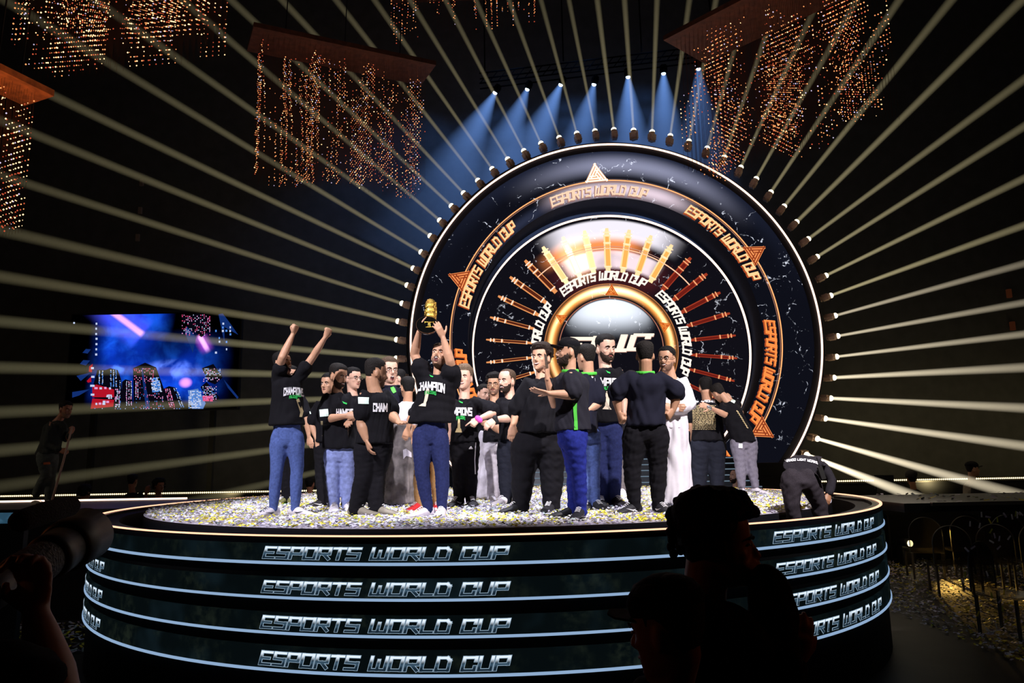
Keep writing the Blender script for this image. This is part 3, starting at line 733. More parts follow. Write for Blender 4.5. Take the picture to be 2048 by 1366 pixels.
# ================================================================== BEAD CHANDELIERS
bead_o = emis('bead_orange', (1.0, .34, .11), 1.5); bead_w = emis('bead_white', (.8, .7, 1.0), 1.0); bead_r = emis('bead_red', (.75, .12, .05), .8); bead_h = emis('bead_hot', (1.0, .62, .28), 2.6)
wirem = pbr('bead_wire', (.10, .035, .018), .6)
def chandelier(pts, Yd, lens, label, bright=1.0, dens=1.0, seed=1, wires=26, rows=9, panel=True, thick=1.3, bs=.0155, panelmat=None, taper=None, hot=.1, wire_r=.0022, pk=.34):
    """pts: two pixels of the board's lower front edge; strings hang from it"""
    a, b = P(*pts[0], Yd[0]), P(*pts[1], Yd[1])
    root = tag(empty('bead_chandelier', (a + b) / 2), label, 'chandelier')
    u = (b - a); Lx = u.length; u.normalize(); back = Vector((-u.y, u.x, 0)).normalized()
    if back.y < 0: back = -back
    rs = random.Random(seed)
    if panel:
        mb = MB(); th = .05; up = Vector((0, 0, 1)); c = (a + b) / 2 + back * thick / 2
        mb.obox(c + up * th, u * (Lx / 2 + .15), back * (thick / 2 + .1), up * th)
        mb.obj('board', panelmat or M['wood'], root)
        mc = MB(); mc.obox(c + up * .22, u * (Lx / 2), back * .05, up * .05)
        for k in (.15, .5, .85): mc.tube([a.lerp(b, k) + back * thick / 2 + up * .2, Vector((a.lerp(b, k).x, a.lerp(b, k).y + thick / 2, 18))], [.012, .012], 5)
        mc.obj('hanger', M['black'], root)
    wv, wf = [], []; bv, bf, bm_ = [], [], []
    cols = int(Lx / .10 * dens)
    oct_f = [(0, 2, 4), (2, 1, 4), (1, 3, 4), (3, 0, 4), (2, 0, 5), (1, 2, 5), (3, 1, 5), (0, 3, 5)]
    ph = [rs.random() * 6.28 for _ in range(8)]
    for i in range(cols):
        for j in range(rows):
            fx = (i + .5 + .0 * rs.random()) / cols; top = a.lerp(b, fx) + back * (thick * (j + .5) / rows)
            ln = lens[0] + (lens[1] - lens[0]) * fx
            if taper: ln *= taper(fx)
            r_ = wire_r; s0 = len(wv)
            wv += [top + Vector((r_, 0, 0)), top + Vector((-r_, 0, 0)), top + Vector((0, r_, 0))]
            bt = top - Vector((0, 0, ln)); wv += [bt + Vector((r_, 0, 0)), bt + Vector((-r_, 0, 0)), bt + Vector((0, r_, 0))]
            wf += [(s0, s0 + 1, s0 + 4, s0 + 3), (s0 + 1, s0 + 2, s0 + 5, s0 + 4), (s0 + 2, s0, s0 + 3, s0 + 5)]
            step = .085; k = 0; z = .15
            X = fx * Lx; Yj = j * .37
            while z < ln - .02:
                n_ = math.sin(X * 5.1 + ph[0] + Yj) + math.sin(X * 11.7 + z * .55 + ph[1]) + .9 * math.sin(z * 1.9 + X * 2.3 + ph[2] + Yj * 2) + .7 * math.sin(z * 3.7 - X * 1.1 + ph[3] + j) + .5 * math.sin(X * 23 + ph[4])
                if rs.random() < max(0, min(.85, pk + .42 * (n_ - .45 - (.6 if z < .5 else 0)))):
                    c = top - Vector((0, 0, z)); q0 = len(bv); s_ = bs * rs.choice((.55, .8, 1.0, 1.15))
                    bv += [c + Vector((s_, 0, 0)), c - Vector((s_, 0, 0)), c + Vector((0, s_, 0)), c - Vector((0, s_, 0)), c + Vector((0, 0, s_)), c - Vector((0, 0, s_))]
                    bf += [tuple(q0 + w_ for w_ in t_) for t_ in oct_f]
                    rr = rs.random(); k_ = 1 if rr < .08 else (2 if rr < .38 else (3 if rr > 1 - hot else 0)); bm_ += [k_] * 8
                z += step
    wo = mesh_obj('wires', wv, wf, wirem, root); wo['kind'] = 'stuff'
    bo = mesh_obj('bead_curtain', bv, bf, None, root, False, [bead_o, bead_w, bead_r, bead_h], bm_); bo['kind'] = 'stuff'
    bo['label'] = 'glowing orange beads'
    return root
chandelier([(522, 62), (856, 132)], (13.0, 14.6), (2.85, 2.75), 'bead chandelier under a tilted brown board left of the arch, the whole one', seed=4, rows=8, thick=.75, taper=lambda f: 1.0 + .03 * math.sin(f * 9), bs=.0125)
chandelier([(40, -190), (462, -190)], (9.8, 10.8), (2.25, 2.1), 'bead chandelier cut by the top edge above the tall orange one', seed=7, rows=9, hot=.3, bs=.0135, pk=.58)
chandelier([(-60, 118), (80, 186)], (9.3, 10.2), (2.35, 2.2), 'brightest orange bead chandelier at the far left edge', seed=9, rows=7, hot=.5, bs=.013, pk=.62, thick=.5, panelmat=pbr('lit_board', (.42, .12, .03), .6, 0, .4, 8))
chandelier([(1345, 78), (1712, -110)], (13.4, 10.6), (2.65, 2.75), 'bead chandelier hanging in front of the upper right of the arch', seed=12, rows=9, thick=1.2, bs=.0132, taper=lambda f: 1.02 - .22 * max(0, f - .55) + .05 * math.sin(f * 14))
chandelier([(775, -60), (1075, -70)], (17.2, 17.2), (1.5, .95), 'faint distant bead chandelier at the top edge above the arch', seed=15, rows=3, bs=.016, dens=.7, hot=0)
spot('board_light', P(-30, 420, 8.9), P(20, 130, 9.7), 130, (1, .45, .15), 60, .8, .2)
spot('board_light', P(640, 420, 12.2), P(690, 100, 14), 30, (1, .35, .12), 60, .8, .2)
spot('board_light', P(1560, 300, 10.5), P(1480, 20, 12.5), 40, (1, .35, .12), 60, .8, .2)

# ================================================================== CITY SCREEN
def city():
    Y = 18.0
    a = P(146, 627, Y); b = P(478, 820, Y)
    x0, x1, z1, z0 = a.x, P(478, 700, Y).x, P(300, 628, Y).z, P(300, 819, Y).z
    W, H = x1 - x0, z1 - z0
    root = tag(empty('video_screen', ((x0 + x1) / 2, Y, z0)), 'blue video screen showing a night city skyline on the left', 'screen')
    MB().box((x0 - .04, Y + .01, z0 - .04), (x1 + .04, Y + .12, z1 + .04)).obj('casing', M['black'], root)
    for k_ in (.15, .85): MB().box((x0 + W * k_ - .06, Y + .1, 0), (x0 + W * k_ + .06, Y + .22, z1)).obj('support_post', M['black'], root)
    def fn(nt, x, y, z, v):
        u = (x - x0) / W; t = (z - z0) / H
        n1 = noise(nt, v, .9, 4, .4); n2 = noise(nt, v, 2.2, 5, .3)
        # sky glow region
        sky = (u.ss(.10, .24)) * (u.ss(.72, .98, 1, 0)) * t.ss(.02, .2)
        up = ((u - .33) * (u - .33) * 12 + (t - 1.0) * (t - 1.0) * 2.2).ss(.1, 1.0, 1, 0)
        low = t.ss(.25, .85, 1, 0) + up
        low = low.op('MINIMUM', 1.0)
        c1 = ((u - .60) * (u - .60) * 22 + (t - .40) * (t - .40) * 60).ss(0, 1, 1, 0) * n2.ss(.42, .68)
        c2 = ((u - .26) * (u - .26) * 90 + (t - .42) * (t - .42) * 160).ss(0, 1, 1, 0) * n2.ss(.45, .65)
        def streak(ux, tx, vx, vy, L, wd):   # soft comet from (ux,tx)
            du, dt = (u - ux) * 1.72, t - tx
            al = du * vx + dt * vy; ac = (du * vy - dt * vx).op('ABSOLUTE')
            return al.ss(0, .05) * al.ss(L * .6, L, 1, 0), ac
        m1, k1 = streak(.435, .77, -.80, .60, .75, .03); m2, k2 = streak(.755, .78, .50, -.86, .24, .03)
        return csum(nt, [(sky * low * (n1.ss(.3, .65) * .6 + .4), (.004, .045, .62)), (sky * low * n2.ss(.4, .75), (.008, .09, .50)),
                         (c1, (.14, .22, .62)), (c2, (.08, .20, .62)), (m1 * k1.ss(.010, .045, 1, 0), (1.0, .42, .95)), (m1 * k1.ss(.03, .22, 1, 0), (.06, .06, .62)),
                         (m2 * k2.ss(.008, .035, 1, 0), (1.1, .55, 1.0)), (m2 * k2.ss(.01, .09, 1, 0), (.35, .05, .5)),
                         (((u - .695) * (u - .695) * 500 + (t - .27) * (t - .27) * 260).ss(0, 1, 1, 0), (1.0, .35, .8))])
    pn = MB().box((x0, Y - .004, z0), (x1, Y + .01, z1)).obj('display', screen_mat('city_sky', fn), root)
    def q(px, py, dy): k = P(px, py, Y); return (k.x, Y - dy, k.z)
    Zm = lambda px, py: (140 + px / 5.851, 610 + py / 5.851)
    dark = emis('tower_dark', (.0022, .002, .006), 1); mid = emis('tower_blue', (.006, .028, .16), 1); redm = emis('tower_red', (.45, .006, .02), 1); pale = emis('tower_pale', (.10, .22, .55), 1)
    TW = [(dark, [(270, 950), (320, 760), (420, 760), (470, 740), (560, 760), (600, 870), (620, 1215), (300, 1215)]), (dark, [(600, 1215), (610, 900), (650, 870), (720, 890), (740, 1215)]),
          (dark, [(745, 1215), (740, 740), (880, 675), (1010, 730), (1100, 980), (1120, 1215)]), (mid, [(835, 740), (850, 735), (940, 1215), (890, 1215)]),
          (dark, [(1060, 1215), (1100, 980), (1160, 950), (1230, 965), (1300, 1100), (1320, 1215)]), (pale, [(1380, 1000), (1500, 980), (1590, 1150), (1560, 1215), (1430, 1215)]),
          (dark, [(1545, 740), (1680, 690), (1790, 850), (1700, 930), (1620, 900)]), (dark, [(1530, 960), (1600, 900), (1750, 1080), (1740, 1120), (1600, 1110)]),
          (dark, [(1300, 150), (1500, 100), (1600, 120), (1660, 280), (1540, 380), (1400, 260)]), (redm, [(265, 960), (310, 930), (520, 990), (520, 1080), (265, 1080)]), (redm, [(265, 1095), (520, 1110), (510, 1190), (245, 1215)]),
          (mid, [(1740, 110), (1790, 100), (1880, 220), (1970, 350), (1810, 260), (1810, 450)]), (mid, [(80, 830), (250, 790), (130, 890)]), (mid, [(30, 1020), (240, 985), (110, 1060), (30, 1085)]),
          (mid, [(150, 560), (190, 515), (250, 520), (210, 570)]), (mid, [(120, 690), (160, 645), (240, 650), (190, 710)]), (mid, [(1800, 870), (1860, 940), (1975, 1080), (1960, 1100), (1850, 970)]),
          (redm, [(230, 720), (270, 690), (260, 790), (225, 780)]), (redm, [(200, 890), (250, 840), (255, 900), (215, 910)]), (mid, [(1350, 330), (1370, 250), (1480, 380), (1440, 560)])]
    for i, (mt, pl) in enumerate(TW):
        pts = [q(*Zm(*p_), .007 + i * .0006) for p_ in pl]
        mesh_obj('skyline_tower', pts, [tuple(range(len(pts)))], mt, pn)
    rs = random.Random(8); wq = {k: [] for k in 'wprb'}
    def wins(x0_, y0_, x1_, y1_, nx, ny, keys, prob, sx=6, sy=6, lean=0):
        for i in range(nx):
            for j in range(ny):
                if rs.random() > prob: continue
                px = x0_ + (x1_ - x0_) * (i + .5) / nx + lean * (j / max(1, ny)) + rs.uniform(-3, 3); py = y0_ + (y1_ - y0_) * (j + .5) / ny + rs.uniform(-3, 3); k = rs.choice(keys)
                a_ = rs.uniform(.5, 1.0); sy = sy; wq[k].append([(px - sx * a_, py - sy), (px + sx * a_, py - sy), (px + sx * a_, py + sy), (px - sx * a_, py + sy)])
    wins(330, 770, 405, 930, 2, 9, 'wb', .95, 8, 7); wins(470, 760, 560, 960, 3, 11, 'wb', .95, 8, 6); wins(575, 880, 605, 1180, 1, 14, 'wb', .9)
    wins(655, 890, 735, 1180, 3, 16, 'wwp', .85, 7, 6); wins(765, 900, 810, 1080, 2, 12, 'pw', .8); wins(750, 740, 1010, 900, 13, 8, 'rp', .45, 6, 6); wins(770, 900, 900, 1210, 6, 16, 'rb', .3, 5, 5)
    wins(940, 850, 1050, 1020, 6, 14, 'wb', .85, 11, 6, 30); wins(900, 1030, 1100, 1210, 9, 10, 'pbr', .35, 6, 6); wins(1110, 980, 1180, 1200, 3, 14, 'rp', .8, 7, 6, 60); wins(1210, 970, 1260, 1200, 2, 16, 'bw', .8, 7, 5, 90)
    wins(1390, 1000, 1540, 1210, 8, 12, 'wwb', .8, 11, 6); wins(1560, 740, 1770, 900, 12, 9, 'wbp', .55, 7, 6); wins(1540, 950, 1720, 1110, 12, 9, 'bpw', .5, 6, 6)
    wins(1310, 110, 1650, 360, 16, 14, 'pwr', .45, 6, 6); wins(285, 960, 500, 990, 4, 1, 'wp', 1, 22, 12); wins(430, 1050, 500, 1100, 3, 3, 'w', .9, 12, 8); wins(290, 1120, 470, 1170, 4, 2, 'wp', .8, 18, 12)
    wins(530, 980, 590, 1200, 3, 10, 'wp', .7, 10, 7); wins(1690, 200, 1900, 580, 5, 9, 'wb', .3, 12, 12); wins(290, 190, 340, 610, 1, 7, 'w', 1, 14, 12); wins(240, 690, 300, 1100, 1, 4, 'w', 1, 26, 12); wins(1560, 1060, 1680, 1130, 3, 2, 'r', 1, 24, 16)
    wins(280, 1205, 1300, 1222, 34, 1, 'wpb', .6, 8, 4); wins(40, 200, 70, 220, 1, 1, 'w', 1, 14, 10)
    for k, c in (('w', (.62, .72, 1.0)), ('p', (.9, .38, .75)), ('r', (.85, .08, .25)), ('b', (.10, .32, .95))):
        quads_mesh('lit_windows', wq[k], lambda px, py: q(*Zm(px, py), .022), emis('window_' + k, c, .9), pn)['kind'] = 'stuff'
city()
# small wall vents seen as pale rectangles
for (px, py) in ((283, 365), (280, 421), (275, 475)):
    p_ = P(px, py, 19.96); MB().box((p_.x - .05, 19.94, p_.z - .1), (p_.x + .05, 20, p_.z + .1)).obj('wall_plate', pbr('plate', (.25, .18, .14), .7))
    tag(bpy.data.objects[-1] if False else COL.objects[-1], {365: 'small pale wall plate high on the left wall, topmost of a column of three', 421: 'small pale wall plate, middle one of the column of three', 475: 'small pale wall plate, lowest of the column of three'}[py], 'wall plate')
for (px, py, t_) in ((2018, 587, 'upper'), (2025, 652, 'lower')):
    p_ = P(px, py, 19.9); o = MB().box((p_.x - .05, 19.85, p_.z - .12), (p_.x + .05, 19.95, p_.z + .12)).obj('strip_cluster', emis('amber_cluster', (.03, .008, .003), .8))
    tag(o, '%s small amber light block on the far right wall' % t_, 'wall light')

# ================================================================== PEOPLE
# head outline: height, half width, front, back (metres, chin at 0, ear axis at y=0)
HP = [(-.012, .018, .060, .01), (-.002, .034, .080, -.02), (.012, .044, .089, -.035), (.030, .052, .092, -.050), (.050, .059, .091, -.064), (.070, .065, .091, -.076), (.092, .069, .092, -.086),
      (.112, .072, .089, -.093), (.130, .0745, .092, -.098), (.152, .0765, .091, -.101), (.175, .076, .086, -.101), (.197, .070, .076, -.094), (.215, .058, .060, -.080), (.228, .040, .038, -.056), (.236, .015, .012, -.024)]
NS = 28
def head_pts(off=None):
    v = []
    for (z, w_, f_, b_) in HP:
        cy, hy = (f_ + b_) / 2, (f_ - b_) / 2
        for j in range(NS):
            a = 2 * math.pi * j / NS; sx, sy = math.sin(a), math.cos(a)      # a=0 front
            e = .86
            x = w_ * math.copysign(abs(sx) ** e, sx); y = cy + hy * math.copysign(abs(sy) ** e, sy)
            p = Vector((x, y, z))
            if off is not None:
                c = Vector((0, cy * .3, .115)); n = (p - c).normalized(); az = math.degrees(abs(math.atan2(x, y)))
                p = p + n * off(z, az, x, y)
            v.append(p)
    f = []
    R_ = len(HP)
    for i in range(R_ - 1):
        for j in range(NS): f.append((i * NS + j, (i + 1) * NS + j, (i + 1) * NS + (j + 1) % NS, i * NS + (j + 1) % NS))
    f.append(tuple(range(NS))); f.append(tuple((R_ - 1) * NS + j for j in range(NS - 1, -1, -1)))
    return v, f

class Body:
    pass
def sstep(x, a, b):
    t = max(0, min(1, (x - a) / (b - a))); return t * t * (3 - 2 * t)
def build_hand(mb, wrist, d, n, kind, s, side=1):
    """palm + five fingers; d = direction of the hand, n = back-of-hand normal"""
    d = d.normalized(); n = (n - d * n.dot(d)).normalized(); sd = d.cross(n) * side
    pl = .088 * s
    rings = []
    for t, w_, h_ in ((-.25, .026, .020), (0, .029, .019), (.3, .038, .017), (.7, .043, .015), (1.0, .041, .0135), (1.08, .034, .010)):
        rings.append((wrist + d * pl * t, sd * w_ * s, n * h_ * s))
    mb.loft([(c, a, b) for c, a, b in rings]) if False else mb.add(*loft(rings, 10))
    L = (.068, .077, .071, .056)
    for k in range(4):
        bx = (-.030 + .020 * k) * s; base = wrist + d * pl * (1.0 - .05 * abs(k - 1.2)) + sd * bx
        spread = (k - 1.5) * (.10 if kind in ('open', 'palm') else .03)
        cur = {'fist': (1.3, 2.9, 4.1), 'relaxed': (.35, .8, 1.1), 'open': (.08, .2, .3), 'palm': (.25, .45, .6), 'grip': (.8, 1.7, 2.5), 'point': (.05, .1, .15) if k == 0 else (1.2, 2.7, 3.9), 'pinch': (.6, 1.2, 1.6)}[kind]
        p = base.copy(); pts = [p.copy() - d * .012 * s]; 
        for q, c in enumerate(cur):
            seg = L[k] * s * (.45, .30, .25)[q]
            dr = (d * math.cos(c) - n * math.sin(c)) + sd * spread
            p = p + dr.normalized() * seg; pts.append(p.copy())
        mb.add(*tube(pts, [.0098 * s, .0095 * s, .0088 * s, .0075 * s], 8))
    # thumb from the side of the palm
    base = wrist + d * pl * .28 - sd * .026 * s
    if kind in ('fist', 'grip', 'point'): q1 = base + (d * .55 - sd * .55 - n * .5).normalized() * .040 * s; q2 = q1 + (d * .35 + sd * .6 - n * .6).normalized() * .035 * s
    elif kind in ('open', 'palm'): q1 = base + (d * .45 - sd * .85).normalized() * .045 * s; q2 = q1 + (d * .75 - sd * .5).normalized() * .034 * s
    else: q1 = base + (d * .75 - sd * .5 - n * .25).normalized() * .042 * s; q2 = q1 + (d * .9 - sd * .1 - n * .3).normalized() * .032 * s
    mb.add(*tube([base - d * .01 * s, q1, q2], [.0125 * s, .011 * s, .0085 * s], 8))
    return wrist + d * pl + n * 0

def shoe(parent, ankle, toe_dir, s, mat, sole, groundz, name='shoe', logo=None, strap=None):
    d = Vector((toe_dir.x, toe_dir.y, 0)).normalized(); sd = Vector((-d.y, d.x, 0)); up = Vector((0, 0, 1))
    c0 = Vector((ankle.x, ankle.y, groundz)) - d * .075 * s
    mb = MB(); rings = []
    for t, w_, h0, h1 in ((0, .020, .03, .07), (.03, .034, .015, .095), (.10, .039, .012, .105), (.18, .040, .012, .10), (.26, .044, .012, .082), (.33, .050, .012, .064), (.40, .052, .012, .054), (.45, .046, .014, .045), (.49, .030, .018, .036), (.505, .012, .022, .030)):
        rings.append((c0 + d * t * .60 * s + up * (h0 + h1) / 2 * s, sd * w_ * s, up * (h1 - h0) / 2 * s))
    mb.add(*loft(rings, 14))
    o = mb.obj(name, mat, parent, True)
    mb = MB(); v = []
    n = 20
    for z in (.0, .022 * s):
        for j in range(n):
            a = 2 * math.pi * j / n; cx = .15 * s + .157 * s * math.cos(a); w_ = (.046 + .010 * math.cos(a)) * s * math.sin(a)
            v.append(c0 + d * cx + sd * w_ + up * z)
    mb.add(v, [tuple(range(n - 1, -1, -1)), tuple(range(n, 2 * n))] + [(j, (j + 1) % n, n + (j + 1) % n, n + j) for j in range(n)])
    mb.obj('sole', sole, o)
    mb = MB()
    for k in range(4):
        q = c0 + d * (.20 + k * .025) * s * .75 + up * (.100 - k * .009) * s
        mb.tube([q - sd * .020 * s, q + up * .006 * s, q + sd * .020 * s], [.003 * s] * 3, 5)
    mb.obj('laces', M['white'] if logo is None else logo, o)
    if logo is not None or strap is not None:
        mt = logo or strap
        for sg in (-1, 1):
            v = [c0 + d * a * s + sd * sg * b * s + up * z * s for (a, b, z) in ((.10, .0415, .05), (.13, .0425, .035), (.22, .0485, .062), (.14, .0430, .048))]
            v += [q + sd * sg * .003 * s for q in v]
            MB().add(v, [(0, 1, 2, 3), (4, 5, 6, 7), (0, 1, 5, 4), (1, 2, 6, 5), (2, 3, 7, 6), (3, 0, 4, 7)]).obj('side_mark', mt, o)
    return o

def project_decal(name, target, quads, mat, parent, lift=.008):
    """flat print quads given in photo pixels, laid onto the garment's surface"""
    me = target.data; bvh = getattr(target, '_b', None)
    key = target.name
    if key not in BV:
        MW = target.matrix_world if False else Matrix.Identity(4)
        BV[key] = BVHTree.FromPolygons([v_.co[:] for v_ in me.vertices], [tuple(p_.vertices) for p_ in me.polygons])
    b = BV[key]; v = []; f = []
    for q in quads:
        pts = []
        for (px, py) in q:
            d = ray(px, py).normalized(); hit = b.ray_cast(CAMP, d)
            if hit[0] is None: pts = None; break
            pts.append(hit[0] + hit[1] * lift)
        if pts is None: continue
        dep = [p_.y for p_ in pts]
        if max(dep) - min(dep) > .12: continue
        s0 = len(v); v += pts; f.append(tuple(range(s0, s0 + len(pts))))
    if not v: return None
    return mesh_obj(name, v, f, mat, parent)
BV = {}
def text_px(text, cx, cy, wd, ht, t=.26, arch=0.0, skew=0.0, tilt=0.0, squash=0.0, sub=2, gap=.34):
    st, tw = strokes(text, gap); out = []
    for q in squads(st, t, skew, True, sub):
        r = []
        for (x, y) in q:
            u = x / tw - .5; X = u * wd; Yy = -(y - .5) * ht * (1 + .25 * abs(u) * (1 if arch else 0)) + arch * (u * u * 4)
            r.append((cx + X * math.cos(tilt) - Yy * math.sin(tilt), cy + X * math.sin(tilt) + Yy * math.cos(tilt)))
        out.append(r)
    return out
def rect_px(x0, y0, x1, y1, tilt=0, nx=4, ny=4):
    cx, cy = (x0 + x1) / 2, (y0 + y1) / 2; out = []
    for i in range(nx):
        for j in range(ny):
            r = []
            for (a, b) in ((i, j), (i + 1, j), (i + 1, j + 1), (i, j + 1)):
                X = x0 + (x1 - x0) * a / nx - cx; Yy = y0 + (y1 - y0) * b / ny - cy
                r.append((cx + X * math.cos(tilt) - Yy * math.sin(tilt), cy + X * math.sin(tilt) + Yy * math.cos(tilt)))
            out.append(r)
    return out
def poly_px(pl): return [pl]

def falcon(tg, x, y, s, parent, mat):
    project_decal('bird_logo', tg, [[(x - 6 * s, y - 4 * s), (x - 1 * s, y - 1.5 * s), (x + 1 * s, y + 2 * s), (x - 2 * s, y + 1.5 * s)], [(x - 1 * s, y - 1.5 * s), (x + 5 * s, y + .5 * s), (x + 4 * s, y + 3.5 * s), (x + 1 * s, y + 2 * s)]], mat, parent)
def champion_print(tg, x, y, w_, parent, text='CHAMPIONS', arch=5, tilt=0, tower=True, bird=True, k=1.0):
    """arched white word, green name, gold column"""
    ch = project_decal('chest_print', tg, text_px(text, x, y, w_, 12.5 * k, .30, arch, 0, tilt), M['white'], parent)
    if ch: ch['label'] = 'white arched lettering ' + text
    ct, sn = math.cos(tilt), math.sin(tilt)
    def at(dx, dy): return (x + dx * ct - dy * sn, y + dx * sn + dy * ct)
    if bird: falcon(tg, *at(0, -19 * k), .8 * k, parent, M['green'])
    g = project_decal('name_print', tg, text_px('FALCONS', *at(0, 12.5 * k), w_ * .40, 5.2 * k, .30, 2, 0, tilt, sub=1), M['green'], parent)
    if tower:
        def T_(pl): return [at(a * k, b * k) for a, b in pl]
        project_decal('column_print', tg, [T_([(-4, 20), (0, 17.5), (4, 20), (4, 24)]) + [], T_([(-4, 22), (4, 22), (4, 34), (-4, 34)]), T_([(-4, 34), (4, 34), (4, 48), (-4, 48)]), T_([(-4, 48), (4, 48), (9, 55), (-9, 55)])], M['cream'], parent)

def person(label, foot=None, Y=None, z0=DISCZ, head=None, yaw=0, pitch=0, roll=0, skin='mid', hair='black', hairk='short', beard=0, mouth='closed',
           sh=None, hip=None, hem=None, w_=None, dep=1.0, arms=(), knees=None, ankles=None, toes=None, shirt='tee', sleeve='short', trouser='trouser', legr=(1, 1, 1), shoes=('shoew', 'white'),
           robe=None, glasses=False, cap=None, neckk=1.0, folds=.019, seed=0, deckz=None, grp=None, cat='person', collar=None, shoelogo=None, tucked=False, hemflare=1.0, legs=True, name='person', smoothv=3, neckup=0, corer=.06):
    if Y is None: Y = G(foot[0], foot[1], z0).y
    s = Y / F_PX                          # metres per pixel
    base = P(head[0], head[1], Y)
    root = tag(empty(name, (base.x, Y, z0)), label, cat, grp)
    B = Body(); B.root = root; B.Y = Y; B.s = s
    q = lambda p_: P(p_[0], p_[1], Y + (p_[2] if len(p_) > 2 else 0))
    rs = random.Random(seed)
    # ---- head frame
    hp = head[2] * s; k = hp / .236; hs = k
    yw, pt, rl = math.radians(yaw), math.radians(pitch), math.radians(roll)
    fwd = Vector((math.sin(yw) * math.cos(pt), -math.cos(yw) * math.cos(pt), math.sin(pt)))
    up = Vector((-math.sin(yw) * math.sin(pt), math.cos(yw) * math.sin(pt), math.cos(pt)))
    up = Matrix.Rotation(rl, 3, Vector((0, 1, 0))) @ up; fwd = Matrix.Rotation(rl, 3, Vector((0, 1, 0))) @ fwd
    rt = fwd.cross(up)                    # person's right ... x axis
    hc = q((head[0], head[1], head[3] if len(head) > 3 else 0)); org = hc - up * .115 * k + fwd * .0
    HM = lambda p_: org + rt * p_.x * k + fwd * p_.y * k + up * p_.z * k
    # ---- joints
    sl, sr = q(sh[0]), q(sh[1]); sc = (sl + sr) / 2; wd = (sr - sl); sw = wd.length; wd.normalize()
    dd = wd.cross(Vector((0, 0, 1))).normalized()      # points away/toward
    if hip: hl, hr = q(hip[0]), q(hip[1])
    else: hl, hr = sl - Vector((0, 0, .5)), sr - Vector((0, 0, .5))
    hcn = (hl + hr) / 2; wb_ = (hr - hl).normalized(); db = wb_.cross(Vector((0, 0, 1))).normalized()
    # ---- skin body
    mb = MB(); hv, hf = head_pts(); mb.add([HM(v_) for v_ in hv], hf)
    nb = sc + Vector((0, 0, .02)) + Vector((0, 0, neckup)); nt_ = HM(Vector((0, -.025, .03)))
    mb.add(*tube([nb - Vector((0, 0, .06)), nb, nb.lerp(nt_, .5), nt_ + up * .03 * k], [.072 * k * neckk, .060 * k * neckk, .054 * k * neckk, .053 * k * neckk], 14))
    # nose, brow, ears
    def HMl(pts): return [HM(Vector(p_)) for p_ in pts]
    mb.add(*tube(HMl([(0, .086, .125), (0, .100, .100), (0, .113, .080), (0, .098, .066)]), [(.008 * k, .008 * k), (.010 * k, .010 * k), (.0145 * k, .012 * k), (.010 * k, .008 * k)], 8))
    for sg in (-1, 1):
        mb.ell(HM(Vector((sg * .010, .100, .074))), (.009 * k, .009 * k, .007 * k), 8)
        mb.ell(HM(Vector((sg * .030, .080, .129))), (.018 * k, .012 * k, .008 * k), 8)
        mb.ell(HM(Vector((sg * .040, .066, .083))), (.018 * k, .018 * k, .018 * k), 8)
        Me = Matrix((rt, fwd, up)).transposed()
        mb.ell(HM(Vector((sg * .077, -.008, .095))), (.009 * k, .019 * k, .033 * k), 10, 0, Me)
    mb.ell(HM(Vector((0, .076, .004))), (.024 * k, .016 * k, .014 * k), 8)
    # torso core linking all limbs
    mb.add(*tube([hcn, hcn.lerp(sc, .5), sc - Vector((0, 0, .08)), nb - Vector((0, 0, .03))], [corer, corer, corer, .045], 10))
    arml = []
    asc = k if k < 1.15 else 1.15
    for ai, A in enumerate(arms):
        S = sl if A['s'] == 'l' else sr
        e, w2 = q(A['e']), q(A['w'])
        r_ = A.get('r', 1.0) * asc
        mid = e.lerp(w2, .3)
        mb.add(*tube([sc.lerp(S, .5) - Vector((0, 0, .05)), S, S.lerp(e, .5), e.lerp(S, .08), e, mid, e.lerp(w2, .75), w2], [.04 * r_, .040 * r_, .046 * r_, .043 * r_, .042 * r_, .043 * r_, .031 * r_, (.026 * r_, .022 * r_)], 12))
        hd = (q(A['h']) - w2) if 'h' in A else (w2 - e)
        nn = Vector(A.get('n', (0, -1, 0)))
        build_hand(mb, w2 + hd.normalized() * .005, hd, nn, A.get('k', 'relaxed'), asc * A.get('hs', 1.0), A.get('sd', 1 if A['s'] == 'l' else -1))
        arml.append((S, e, w2, A))
    fuse('body', mb, .0075 if Y < 12.5 else .010, SKIN[skin], root, 2)
    B.HM = HM; B.k = k
    # ---- face
    me_ = MB(); 
    for sg in (-1, 1):
        me_.ell(HM(Vector((sg * .031, .0865, .113))), (.0125 * k, .0055 * k, .0046 * k), 10, 0, Matrix((rt, fwd, up)).transposed())
    eo = me_.obj('eyes', M['eyew'], root, True)
    mi_ = MB()
    for sg in (-1, 1): mi_.ell(HM(Vector((sg * .031, .0918, .113))), (.0052 * k, .003 * k, .0044 * k), 8, 0, Matrix((rt, fwd, up)).transposed())
    mi_.obj('pupils', M['eyed'], eo, True)
    br = MB()
    for sg in (-1, 1): br.add(*tube(HMl([(sg * .014, .098, .128), (sg * .032, .0965, .134), (sg * .050, .083, .128)]), [(.0045 * k, .004 * k), (.005 * k, .004 * k), (.003 * k, .003 * k)], 6))
    br.obj('eyebrows', HAIR[hair if hair != 'fade' else 'black'], root, True)
